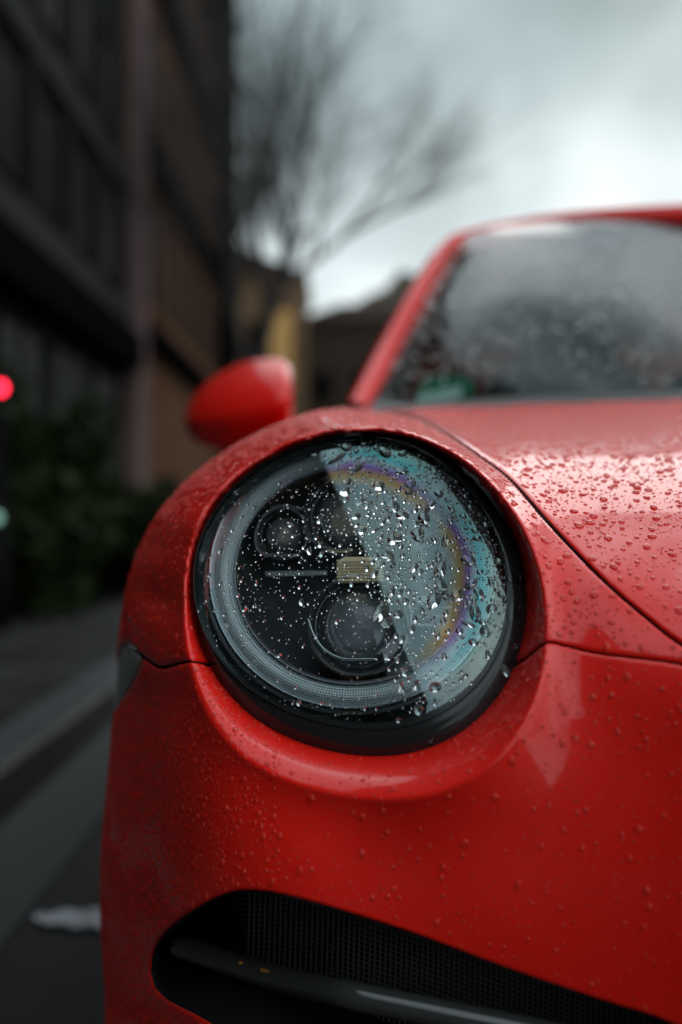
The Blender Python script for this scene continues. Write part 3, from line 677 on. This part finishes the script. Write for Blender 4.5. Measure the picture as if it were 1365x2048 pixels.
# black printed border and cowl strip
bl = [[screen_pt(u, v, -0.004) for v in np.linspace(0, 1, 24)] for u in (0, 0.022, 0.035)]
strip('screen_border', bl, M['rubber'], ws, mirror=True)
bt = [[screen_pt(u, v, -0.004) for u in np.linspace(0, 1, 40)] for v in (0.955, 1.0)]
strip('screen_border', bt, M['rubber'], ws, mirror=True)
cw = [[screen_pt(u, 0.0, 0.004)+np.array((0, o1, o2)) for u in np.linspace(0, 1, 40)] for o1, o2 in ((0.01, 0.0), (0.0, 0.002), (-0.03, -0.008), (-0.05, -0.03))]
strip('cowl_strip', cw, M['black'], car, mirror=True)
dsh = [[screen_pt(u, 0.0, -0.01)+np.array((0, o1, o2)) for u in np.linspace(-0.02, 1, 30)] for o1, o2 in ((0.0, -0.01), (0.2, -0.01), (0.5, 0.0), (0.6, -0.2))]
strip('dashboard', dsh, M['rubber'], car, mirror=True)
wab = np.column_stack([RNG.uniform(0.01, 0.75, 1600), RNG.uniform(0.02, 0.98, 1600)])
fw = lambda ab: np.array([screen_pt(u, v, 0.0006) for u, v in np.atleast_2d(ab)])
fwn = lambda ab: np.tile(np.array((-0.12, -0.62, 0.77))/np.linalg.norm((-0.12, -0.62, 0.77)), (len(ab), 1))
V, T, per = drops(wab, sizes(1600, 0.0008, 0.0035, 2.3), fw, fwn, seg=6, rings=2, close=True, lift=0.0002)
ob = mesh('raindrops', V.reshape(-1, 3), (T[None]+np.arange(len(V))[:, None, None]*per).reshape(-1, 3), M['water'], ws); ob['kind'] = 'stuff'
# sticker
M['green'] = mat('sticker_green', (0.0, 0.16, 0.075), 0.5); M['white'] = mat('sticker_white', (0.55, 0.7, 0.66), 0.5)
def on_screen(px, py, lift):
    best = None
    for it in range(3):
        pass
    # solve the screen parameters for a sight line by search
    from itertools import product
    u0, u1, v0, v1 = 0, 1, 0, 1
    for it in range(7):
        us = np.linspace(u0, u1, 7); vs_ = np.linspace(v0, v1, 7); best = (1e9, 0, 0)
        for u, v in product(us, vs_):
            p = screen_pt(u, v); e = (682.5+p[0]/p[1]*F-px)**2+(1024-(p[2]-CZ)/p[1]*F-py)**2
            if e < best[0]: best = (e, u, v)
        du, dv = (u1-u0)/5, (v1-v0)/5; u0, u1, v0, v1 = best[1]-du, best[1]+du, best[2]-dv, best[2]+dv
    return screen_pt(best[1], best[2], lift)
oc = [on_screen(893+58*math.cos(t)+6*math.sin(t), 779+30*math.sin(t)-8*math.cos(t), -0.0015) for t in np.linspace(0, 2*math.pi, 28, endpoint=False)]
def plate(name, pts, mt, parent, th_=0.0006):
    pts = [np.array(p) for p in pts]; n_ = len(pts); b = [p+np.array((0, th_, -th_)) for p in pts]
    return MB().add(pts+b, [tuple(range(n_)), tuple(range(2*n_-1, n_-1, -1))]+[(i, n_+i, n_+(i+1) % n_, (i+1) % n_) for i in range(n_)]).build(name, mt, parent)
stk = plate('windscreen_sticker', oc, M['green'], car); stk['label'] = 'round green sticker behind the wet windscreen'
wc = [on_screen(x, y, -0.0006) for x, y in ((836,789),(922,771),(926,788),(914,796),(842,807),(834,800))]
plate('sticker_field', wc, M['white'], stk, 0.0003)
# side window, door, rear quarter
sw = []
for t in np.linspace(0, 1, 10):
    i = int(t*(ks)); a_ = back1[i]; end = np.array((-0.01+0.25*t, 3.25, 0.93+0.34*t)); sw.append([a_+(end-a_)*s_ for s_ in np.linspace(0, 1, 8)])
strip('side_window', sw, M['side_glass'], car, mirror=True)
prof = [(0.03,.885),(-.01,.893),(-.04,.888),(-.075,.868),(-.12,.835),(-.16,.795),(-.193,.745),(-.218,.69),(-.235,.63),(-.243,.56),(-.248,.48),(-.25,.36),(-.25,.24),(-.23,.15)]
def side(y0, y1, n_, bulge):
    rows = []
    for Y in np.linspace(y0, y1, n_):
        k_ = bulge*max(0, math.sin(math.pi*np.clip((Y-3.0)/1.6, 0, 1))); rows.append([np.array((x-k_, Y, z)) for x, z in prof])
    return rows
door = strip('door', side(1.978, 3.10, 8, 0), M['paint'], car, mirror=False)
MB().tube([(-0.245, 2.85, 0.66), (-0.262, 2.88, 0.665), (-0.262, 3.0, 0.665), (-0.245, 3.03, 0.66)], 0.009, 8).build('handle', M['paint'], door, True)
strip('rear_quarter', side(3.106, 4.7, 14, 0.05), M['paint'], car, mirror=False)
dk = [[np.array((x, Y, z)) for x in np.linspace(0.03, XC, 8)] for Y, z in ((3.55, 1.0), (3.9, 0.96), (4.3, 0.88), (4.6, 0.72), (4.7, 0.5))]
strip('rear_deck', dk, M['paint'], car, mirror=True)
rw = [[np.array((XC-(XC-x0)*s_, Y, z)) for s_ in np.linspace(1, 0, 8)] for x0, Y, z in ((0.26, 3.55, 1.235), (0.2, 3.85, 1.06), (0.14, 4.0, 0.96))]
strip('rear_window', rw, M['side_glass'], car, mirror=True)
# seat
M['seat'] = mat('seat_leather', (0.02, 0.02, 0.021), 0.5, bump=(60, 0.2, 0.002))
def seat(cx):
    sec = [(0.55, .25, .10), (0.75, .26, .09), (0.95, .25, .08), (1.06, .20, .07), (1.10, .13, .06), (1.16, .125, .055), (1.22, .10, .05), (1.245, .04, .03)]
    V = []; Fc = []; n_ = 20
    for z, hw, hd in sec:
        for j in range(n_):
            t = 2*math.pi*j/n_; V.append((cx+hw*math.copysign(abs(math.cos(t))**.6, math.cos(t)), 3.0+0.25*(z-0.6)+hd*math.copysign(abs(math.sin(t))**.7, math.sin(t)), z))
    for i in range(len(sec)-1):
        for j in range(n_): Fc.append((i*n_+j, i*n_+(j+1) % n_, (i+1)*n_+(j+1) % n_, (i+1)*n_+j))
    Fc.append(tuple((len(sec)-1)*n_+j for j in range(n_)))
    return mesh('seat', V, Fc, M['seat'], car)
seat(0.585); seat(1.05)
# wing mirror
def wing():
    xs = [369, 376, 392, 415, 445, 480, 520, 555, 573, 583, 587]; top = [826, 808, 782, 758, 738, 722, 712, 711, 718, 733, 762]; bot = [832, 856, 872, 882, 887, 885, 877, 864, 855, 846, 830]
    V = []; Fc = []; n_ = 28; d = 2.05
    for x, t, b in zip(xs, top, bot):
        s_ = (x-369)/218; t -= 4; b += 5; fl = [0.03, 0.4, 0.62, 0.8, 0.93, 1, 1, 0.98, 0.93, 0.8, 0.5][xs.index(x)]
        for j in range(n_):
            a = 2*math.pi*j/n_; cz, sy = math.cos(a), math.sin(a)
            zz_ = (t+b)/2+8-(b-t)/2*math.copysign(abs(cz)**0.85, cz)
            hh = (1-cz)/2; g_ = (math.sin(math.pi/2*min(hh/0.60, 1))**0.9 if hh < 0.60 else 1-(hh-0.60)/0.40)
            dy = -0.095*fl*g_ if sy > 0 else 0.035*fl*-sy
            dd = d+dy+0.05*(1-s_)+0.02*cz*0
            V.append(tuple(P(x, zz_, dd)))
    m_ = len(xs)
    for i in range(m_-1):
        for j in range(n_): Fc.append((i*n_+j, (i+1)*n_+j, (i+1)*n_+(j+1) % n_, i*n_+(j+1) % n_))
    Fc.append(tuple(range(n_))); Fc.append(tuple((m_-1)*n_+j for j in reversed(range(n_))))
    wm = mesh('wing_mirror', V, Fc, M['paint'], car)
    md = wm.modifiers.new('sub', 'SUBSURF'); md.levels = md.render_levels = 2
    a0 = P(540, 862, 2.04); a1 = P(600, 880, 2.08); a2 = P(680, 860, 2.15)
    MB().tube([tuple(a0), tuple(a1), tuple(a2)], [0.022, 0.016, 0.02], 12).build('mirror_arm', M['gloss_black'], wm, True)
    gm = [tuple(P(x, y, 2.12)) for x, y in ((400, 800), (470, 745), (560, 730), (570, 840), (480, 870), (410, 860))]
    plate('mirror_glass', gm, M['chrome'], wm, 0.002)
    return wm
wing_m = wing()
# wheel
def wheel(x, y):
    ax = (-1, 0, 0); c = (x, y, 0.33)
    wl = MB().lathe(c, ax, [(0.24, -0.2), (0.31, -0.2), (0.33, -0.17), (0.332, -0.03), (0.315, 0.0), (0.26, 0.005), (0.24, -0.01)], 48).build('wheel', M['rubber'], car, True)
    MB().lathe(c, ax, [(0.245, -0.01), (0.235, 0.0), (0.225, -0.02), (0.22, -0.15), (0.05, -0.16)], 48).build('rim', M['satin'], wl, True)
    for k_ in range(5):
        t = 2*math.pi*k_/5; MB().tube([(x-0.0+0.02, y+0.03*math.cos(t), 0.33+0.03*math.sin(t)), (x+0.01, y+0.23*math.cos(t), 0.33+0.23*math.sin(t))], [0.03, 0.018], 8).build('spoke', M['satin'], wl, True)
    MB().lathe(c, ax, [(0.16, -0.11), (0.16, -0.09), (0.02, -0.09)], 32).build('brake_disc', M['chrome'], wl, True)
wheel(-0.225, 1.56); wheel(-0.235, 4.0)
MB().box(-0.05, 2*XC+0.05, 1.0, 4.6, 0.16, 0.30).build('underbody', M['rubber'], car)
# the other side of the car repeats the wing, lamp and mirror (mirrored copies)
def mirror_copy(o, parent):
    c = o.copy(); C.objects.link(c); c.parent = None
    c.matrix_parent_inverse = Matrix.Identity(4); c.matrix_world = Matrix.Translation((2*XC, 0, 0)) @ Matrix.Diagonal((-1, 1, 1, 1))
    c.parent = parent; 
    if parent is not None and parent.parent is None: c.matrix_parent_inverse = Matrix.Translation(-parent.location)
    return c
for o in [fender, headlight, wing_m, door, intake]:
    c = mirror_copy(o, car)
    if 'label' in c: del c['label']
    for ch in o.children:
        if ch.name.startswith('raindrop'): continue
        k = ch.copy(); C.objects.link(k); k.parent = c; k.matrix_parent_inverse = Matrix.Identity(4)

# ------------------------------------------------------------------ the street
M['asphalt'] = mat('wet_asphalt', (0.004, 0.004, 0.0045), 0.5, noise=(9, (0.010, 0.010, 0.011), 0.35, 0.7), bump=(160, 0.5, 0.006), spec=0.12)
M['slab'] = mat('paving_stone', (0.006, 0.006, 0.0065), 0.7, noise=(7, (0.013, 0.0125, 0.0125), 0.3, 0.7), bump=(90, 0.4, 0.004), objvar=0.7, spec=0.12)
M['joint'] = mat('paving_joint', (0.012, 0.012, 0.011), 0.8)
M['kerb'] = mat('kerb_granite', (0.034, 0.033, 0.035), 0.6, noise=(30, (0.05, 0.049, 0.051), 0.3, 0.7), bump=(200, 0.4, 0.003), objvar=0.2, spec=0.15)
M['line'] = mat('white_road_paint', (0.30, 0.30, 0.32), 0.5, noise=(30, (0.08, 0.08, 0.085), 0.45, 0.7))
gx = [-600, -60, -3, 3, 60, 600]
ground = MB(); ground.add([(-700, -700, 0), (700, -700, 0), (700, 700, 0), (-700, 700, 0)], [(0, 1, 2, 3)])
tag(ground.build('road', M['asphalt']), kind='structure')
KX = -0.78
sidewalk = MB().box(-5.2, KX-0.17, -30, 60, 0.004, 0.112).build('pavement', M['joint']); tag(sidewalk, kind='structure')
kerb = empty('kerb', (KX, 3, 0)); tag(kerb, kind='structure')
kp = None
for i in range(36):
    y = -4+i*0.9
    if kp is None:
        kp = MB().box(-0.085, 0.085, 0.004, 0.892, -0.1, 0.13, 0.012).build('kerb_stone', M['kerb'], None); o = kp
    else: o = kp.copy(); C.objects.link(o)
    o.parent = kerb; o.location = (-0.087+RNG.normal(0, 0.002), y-3, RNG.normal(0, 0.002))
sp = None; rowx = [(-1.07, 0.20), (-1.20, 0.12), (-1.46, 0.25)]+[(-1.46-0.31*(k+1), 0.30) for k in range(7)]
for ri, (x1, wd) in enumerate(rowx):
    me_ = MB().box(0, wd-0.008, 0, 0.392, -0.05, 0.016, 0.005)
    first = None
    for j in range(27):
        y = 1.5+j*0.4+(0.2 if ri % 2 else 0)
        if first is None: first = me_.build('paving_slab', M['slab']); o = first
        else: o = first.copy(); C.objects.link(o)
        par(o, sidewalk); o.location = (x1, y, 0.108+RNG.normal(0, 0.0015))
strip_gutter = MB().box(KX, KX+0.22, -30, 60, 0.002, 0.006).build('gutter', M['joint']); tag(strip_gutter, kind='structure')
ln = MB().add([tuple(P(a, b, (CZ-0.008)*F/(b-1024))) for a, b in ((66,1834),(78,1823),(104,1826),(128,1817),(165,1821),(200,1815),(330,1818),(330,1853),(205,1857),(176,1850),(150,1856),(118,1846),(96,1849),(74,1841))], [tuple(range(14))])
tag(ln.build('painted_marking', M['line']), kind='structure')

# buildings
M['grey_wall'] = mat('dark_grey_render', (0.020, 0.020, 0.020), 0.8, noise=(0.8, (0.030, 0.030, 0.028), 0.3, 0.7), spec=0.0)
M['band'] = mat('stone_band', (0.055, 0.055, 0.050), 0.8, noise=(1.5, (0.04, 0.04, 0.036), 0.3, 0.7), spec=0.0)
M['pink'] = mat('pinkish_stone', (0.20, 0.135, 0.13), 0.8, noise=(1.5, (0.15, 0.10, 0.10), 0.3, 0.7), spec=0.0)
M['brown'] = mat('brown_sandstone', (0.16, 0.082, 0.05), 0.85, noise=(0.9, (0.11, 0.056, 0.036), 0.3, 0.7), spec=0.0)
M['dark_pane'] = mat('dark_window_pane', (0.004, 0.005, 0.005), 0.6, spec=0.05)
M['shop'] = mat('shop_glass', (0.02, 0.024, 0.022), 0.5, spec=0.05)
M['frame'] = mat('window_frame_grey', (0.012, 0.012, 0.012), 0.7, spec=0.0)
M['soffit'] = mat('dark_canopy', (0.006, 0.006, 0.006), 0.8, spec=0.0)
M['yellow'] = mat('lit_yellow_render', (0.95, 0.55, 0.18), 0.8, noise=(0.7, (0.55, 0.30, 0.10), 0.3, 0.7))  # bright render for the lit patch, its light is in the colour
M['far_brown'] = mat('far_brown_render', (0.07, 0.048, 0.037), 0.85, spec=0.05, noise=(0.5, (0.05, 0.036, 0.028), 0.3, 0.7))
M['roof'] = mat('roof_slate', (0.045, 0.034, 0.028), 0.9, spec=0.0)
XB = -5.0
def windows(root, y0, y1, n_, zs, wy, hz, x, mt, depth=0.12, sgn=1):
    first = None
    for z in zs:
        for k in range(n_):
            y = y0+(y1-y0)*(k+0.5)/n_
            if first is None:
                f = MB().box(-0.02, 0.06, -wy/2, wy/2, 0, 0.08).box(-0.02, 0.06, -wy/2, wy/2, hz-0.08, hz).box(-0.02, 0.06, -wy/2, -wy/2+0.08, 0.08, hz-0.08).box(-0.02, 0.06, wy/2-0.08, wy/2, 0.08, hz-0.08).box(-0.02, 0.05, -0.03, 0.03, 0.08, hz-0.08).build('window', M['frame'])
                p = MB().box(-0.018, 0.02, -wy/2+0.08, wy/2-0.08, 0.08, hz-0.08).build('pane', mt); first = (f, p)
            else:
                f = first[0].copy(); C.objects.link(f); p = first[1].copy(); C.objects.link(p)
            f.parent = root; f.location = Vector((x, y, z))-root.location; p.parent = f; p.location = (0, 0, 0)
            f.rotation_euler = (0, 0, 0 if sgn > 0 else math.pi)
def block(name, x0, x1, y0, y1, z1, mt, label, cat='building'):
    r = empty(name, ((x0+x1)/2, (y0+y1)/2, 0)); tag(r, label, cat)
    MB().box(x0, x1, y0, y1, 0, z1).build('wall', mt, r)
    return r
ZG = 13.0
gb_ = block('office_building', XB-12, XB, -22, 27.6, ZG, M['grey_wall'], 'dark grey building with pale bands and tall windows at the left edge')
for (z0, z1, m_) in ((4.75, 5.5, 'band'), (8.0, 8.5, 'band')):
    MB().box(XB+0.003, XB+0.16, -22, 27.6, z0, z1).build('cornice', M[m_], gb_)
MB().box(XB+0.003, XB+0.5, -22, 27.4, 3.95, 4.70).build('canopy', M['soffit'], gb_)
MB().box(XB-0.3, XB+0.25, -22, 27.6, ZG, ZG+0.5).build('parapet', M['band'], gb_)
windows(gb_, -20, 27, 18, (5.7, 8.85), 1.55, 2.0, XB, M['dark_pane'])
for k in range(19):
    y = -20+47*k/18
    MB().box(XB+0.002, XB+0.14, y-0.25, y+0.25, 5.51, 7.99).build('pilaster', M['grey_wall'], gb_)
windows(gb_, -20, 27, 14, (0.3,), 2.7, 3.4, XB, M['shop'])
bb = block('sandstone_building', XB-12, XB+0.05, 27.7, 50, 24.0, M['brown'], 'brown sandstone building behind the wing mirror, left of the bare tree')
MB().box(XB+0.052, XB+0.35, 27.7, 29.0, 0, 24).build('pilaster', M['pink'], bb)
for z0, z1 in ((4.9, 5.4), (9.4, 10.1), (14.4, 15.0), (19, 20)):
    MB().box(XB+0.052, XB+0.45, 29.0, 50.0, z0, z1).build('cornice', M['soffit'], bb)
windows(bb, 30, 49.5, 7, (6.2, 10.8, 15.8), 1.4, 2.6, XB+0.06, M['dark_pane'])
for k_, (y, z) in enumerate(((30.6, 4.2), )):
    pass
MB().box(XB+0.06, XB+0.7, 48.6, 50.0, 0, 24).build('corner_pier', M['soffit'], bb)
M['ochre'] = mat('dull_ochre_render', (0.20, 0.12, 0.06), 0.85, noise=(0.5, (0.13, 0.08, 0.045), 0.3, 0.7))
yb = block('yellow_house', -9.5, -1.9, 62, 72, 13.0, M['ochre'], 'ochre yellow house far down the street, above the wing mirror')
MB().add([(-9.6, 61.8, 13), (-1.7, 61.8, 13), (-1.7, 72.2, 13), (-9.6, 72.2, 13), (-6, 64.5, 15.2), (-6, 69.5, 15.2)], [(0, 1, 4), (1, 2, 5, 4), (2, 3, 5), (3, 0, 4, 5)]).build('roof', M['roof'], yb)
fm = None
for z in (1.0, 4.6, 8.4):
    for x in (-8.2, -6.3, -4.2):
        MB().box(x-0.65, x+0.65, 61.93, 61.985, z, z+2.1).build('window', M['dark_pane'], yb)
MB().box(-9.5, -6.9, 61.3, 61.99, 0, 13).build('annex_wall', M['far_brown'], yb)
MB().box(-3.6, -2.55, 61.2, 61.92, 6.8, 11.0).build('lit_patch', M['yellow'], yb)  # raised slab painted brighter, standing for a lit patch of the wall
fb = block('long_brown_house', -2.4, 14, 66, 80, 11.2, M['far_brown'], 'long dark brown house at the end of the street, left of the windscreen')
MB().add([(-2.6, 65.7, 11.2), (14.2, 65.7, 11.2), (14.2, 80.2, 11.2), (-2.6, 80.2, 11.2), (0, 72, 13.2), (12, 72, 13.2)], [(0, 1, 5, 4), (1, 2, 5), (2, 3, 4, 5), (3, 0, 4)]).build('roof', M['roof'], fb)
for z in (1.0, 3.9, 6.8):
    for k in range(7): MB().box(-1.6+k*2.2, -0.5+k*2.2, 65.93, 65.985, z, z+1.6).build('window', M['dark_pane'], fb)
M['hill'] = mat('wooded_hill', (0.06, 0.046, 0.036), 0.95, noise=(0.15, (0.10, 0.082, 0.066), 0.3, 0.7), spec=0.0)
hx = np.linspace(-70, 160, 120); hr_ = np.random.default_rng(5)
hz = 24.3+2.2*np.sin(hx*0.05+1.0)+1.6*np.sin(hx*0.21)+0.9*np.sin(hx*0.63+2)+np.clip(hr_.normal(0, 0.5, 120), -1, 1); hz += 1.8*np.exp(-((hx-6.5)/3.5)**2)
rows_h = [np.column_stack([hx, np.full(120, y_)+2*np.sin(hx*0.3+k_), hz*f_]) for k_, (y_, f_) in enumerate(((125, 0.0), (132, 0.35), (142, 0.8), (150, 1.0), (165, 1.05), (200, 0.9), (260, 0.0)))]
hl = strip('wooded_hill', rows_h, M['hill'], None); tag(hl, kind='structure')
# across the street and behind the viewpoint (they show in the paint and the glass)
ob_ = block('terrace_building', 34, 45, -30, 60, 8.0, M['far_brown'], 'brown terrace across the street, seen only as a reflection in the paint')
windows(ob_, -28, 58, 20, (1.2, 3.6, 5.8), 1.3, 1.7, 34, M['dark_pane'], sgn=-1)
eb = block('sky_blocking_building', -17, 1.0, -36, -24, 12.0, M['grey_wall'], 'grey block added behind the viewpoint to hide the low sky, seen only in reflections')  # added unseen block, tall and wide to cut the low sky from reflections
for z in (1, 4.2, 7.4):
    for k in range(6): MB().box(-15+k*2.3, -13.7+k*2.3, -23.99, -23.93, z, z+1.9).build('window', M['dark_pane'], eb)

# bushes
M['leaf'] = mat('dark_evergreen_leaf', (0.010, 0.017, 0.004), 0.65, noise=(4, (0.024, 0.034, 0.008), 0.35, 0.7), spec=0.1)
M['bark'] = mat('bare_bark', (0.03, 0.027, 0.025), 0.85, noise=(6, (0.07, 0.06, 0.055), 0.3, 0.7))
def bush(x, y, z0, rx, ry, h, n_, label):
    r = empty('evergreen_bush', (x, y, z0)); tag(r, label, 'bush', 'evergreen bushes on the pavement')
    c_ = RNG.normal(0, 1, (n_, 3)); c_ /= np.linalg.norm(c_, axis=1, keepdims=True); rad = RNG.random(n_)**0.45
    lump = 1+0.25*np.sin(5*c_[:, 0]+x)+0.2*np.sin(7*c_[:, 2]+y)
    p = c_*(rad*lump)[:, None]*np.array((rx, ry, h/2))+np.array((x, y, z0+h/2)); p[:, 2] = np.maximum(p[:, 2], z0+0.05)
    d1 = RNG.normal(0, 1, (n_, 3)); d1 /= np.linalg.norm(d1, axis=1, keepdims=True); d2 = np.cross(d1, RNG.normal(0, 1, (n_, 3))); d2 /= np.linalg.norm(d2, axis=1, keepdims=True)
    L_ = RNG.uniform(0.05, 0.10, n_)[:, None]; V = np.stack([p-d1*L_, p+d2*L_*0.45, p+d1*L_, p-d2*L_*0.45], 1).reshape(-1, 3)
    o = mesh('foliage', V, np.arange(4*n_).reshape(-1, 4), M['leaf'], r, False)
    m_ = MB()
    for k in range(5): m_.tube([(x+RNG.normal(0, .03), y, z0-0.02), (x+RNG.normal(0, .3*rx), y+RNG.normal(0, .3*ry), z0+h*0.7)], [0.025, 0.006], 5)
    m_.build('stems', M['bark'], r)
bush(-2.15, 8.4, 0.11, 0.62, 0.6, 1.35, 3500, 'dark evergreen bush by the mirror side, rightmost of its row')
bush(-2.95, 8.9, 0.11, 0.60, 0.6, 1.75, 3500, 'tallest dark evergreen bush at the left edge')
bush(-2.0, 7.2, 0.11, 0.5, 0.5, 0.85, 2600, 'low dark evergreen bush in front of the taller ones')
bush(-1.62, 9.0, 0.11, 0.45, 0.5, 0.8, 2200, 'small round evergreen bush nearest the red car')
bush(-2.6, 7.6, 0.11, 0.5, 0.5, 0.95, 2600, 'low spreading evergreen bush at the left edge')

# bare trees
def tree(name, x, y, h, seed, label, lean=(0, 0), spread_=0.55, depth=5, fine=1.0, trunk_h=0.28, r0=0.16):
    rnd = random.Random(seed); root = empty(name, (x, y, 0)); tag(root, label, 'tree')
    tr = MB(); br = MB(); tw = MB()
    def grow(p, d, L_, r, lev):
        n_ = 4 if lev < 3 else 3; pts = [p]; rads = [r]; q = p.copy(); dd = d.copy()
        for i in range(n_):
            dd = (dd+Vector((rnd.gauss(0, .10), rnd.gauss(0, .10), rnd.gauss(0.03, .07)))).normalized(); q = q+dd*(L_/n_); pts.append(q.copy()); rads.append(r*(1-0.55*(i+1)/n_))
        (tr if lev == 0 else br if lev < 3 else tw).tube(pts, rads, 7 if lev < 2 else (4 if lev < 4 else 3), cap=False)
        if lev >= depth: return
        nb = [5, 5, 5, 5, 5][min(lev, 4)]
        for k in range(nb):
            t = (0.45 if lev == 0 else 0.2)+(0.95-(0.45 if lev == 0 else 0.2))*(k+rnd.random()*0.6)/nb; i = min(int(t*n_), n_-1)
            b = pts[i].lerp(pts[i+1], t*n_-i) if t*n_-i <= 1 else pts[i+1]
            ax = Vector((rnd.gauss(0, 1), rnd.gauss(0, 1), rnd.gauss(0, .4))); side_ = (ax-dd*ax.dot(dd)).normalized()
            nd = (dd*(1-spread_*0.6)+side_*spread_*rnd.uniform(0.7, 1.3)+Vector((lean[0], lean[1], 0.14))).normalized()
            grow(b, nd, L_*rnd.uniform(0.52, 0.72)*(1.0 if lev else 0.95), r*(0.5 if lev else 0.55)*(1-0.3*t), lev+1)
        if lev > 0: grow(pts[-1], dd, L_*0.6, rads[-1], lev+1)
    grow(Vector((x, y, -0.1)), Vector((lean[0]*0.3, 0, 1)).normalized(), h*0.5, r0, 0)
    tr.build('trunk', M['bark'], root, True); br.build('branches', M['bark'], root, True)
    o = tw.build('twigs', M['bark'], root, True); o['kind'] = 'stuff'
    return root
tree('bare_tree', -2.3, 27, 15.5, 3, 'leafless tree with fine twigs against the pale sky, beside the sandstone building', lean=(0.015, -0.02), depth=5, r0=0.25)
tree('bare_tree', 2.6, 60, 12.5, 8, 'small distant bare tree above the long brown house', depth=4, r0=0.12)
tree('bare_tree', 9.5, -12, 9, 12, 'bare street tree behind the viewpoint, seen only in the paint', depth=4, r0=0.15)
tree('bare_tree', 15.0, 6.0, 9, 15, 'bare street tree across the road, seen only in the paint', depth=4, r0=0.15)

# lamps at the left edge
M['red_lamp'] = mat('red_lamp', (0.6, 0.01, 0.02), 0.3, emis=((1.0, 0.02, 0.05), 6.0))
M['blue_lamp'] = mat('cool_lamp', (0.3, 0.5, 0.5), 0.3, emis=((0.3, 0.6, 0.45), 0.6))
sg = empty('signal_post', (-1.85, 6.55, 0.11)); tag(sg, 'slim dark post with a glowing red lamp at the left edge', 'signal')
MB().tube([(-1.86, 6.57, 0.1), (-1.86, 6.57, 1.46)], 0.03, 12).build('post', M['frame'], sg, True)
pc = P(1, 776, 6.5)
MB().lathe(tuple(pc+np.array((0, 0.04, 0))), (0, -1, 0), [(0.046, 0.0), (0.046, 0.04), (0.042, 0.045), (0.039, 0.025)], 24).build('lamp_hood', M['frame'], sg, True)
MB().lathe(tuple(pc), (0, -1, 0), [(0.030, 0.0), (0.022, 0.012), (0.0005, 0.015)], 24).build('red_lamp', M['red_lamp'], sg, True)
pc = P(-10, 1036, 6.0)
bl_ = empty('lamp_bollard', (pc[0], pc[1]+0.06, 0.11)); tag(bl_, 'short bollard with a glowing blue-green lamp at the left edge', 'bollard')
MB().tube([(pc[0], 6.08, 0.1), (pc[0], 6.08, 0.78)], 0.05, 14).build('post', M['frame'], bl_, True)
MB().lathe(tuple(pc), (0, -1, 0), [(0.026, -0.03), (0.026, 0.0), (0.018, 0.006), (0.0005, 0.009)], 24).build('reflector', M['blue_lamp'], bl_, True)  # a small lamp that glows by itself
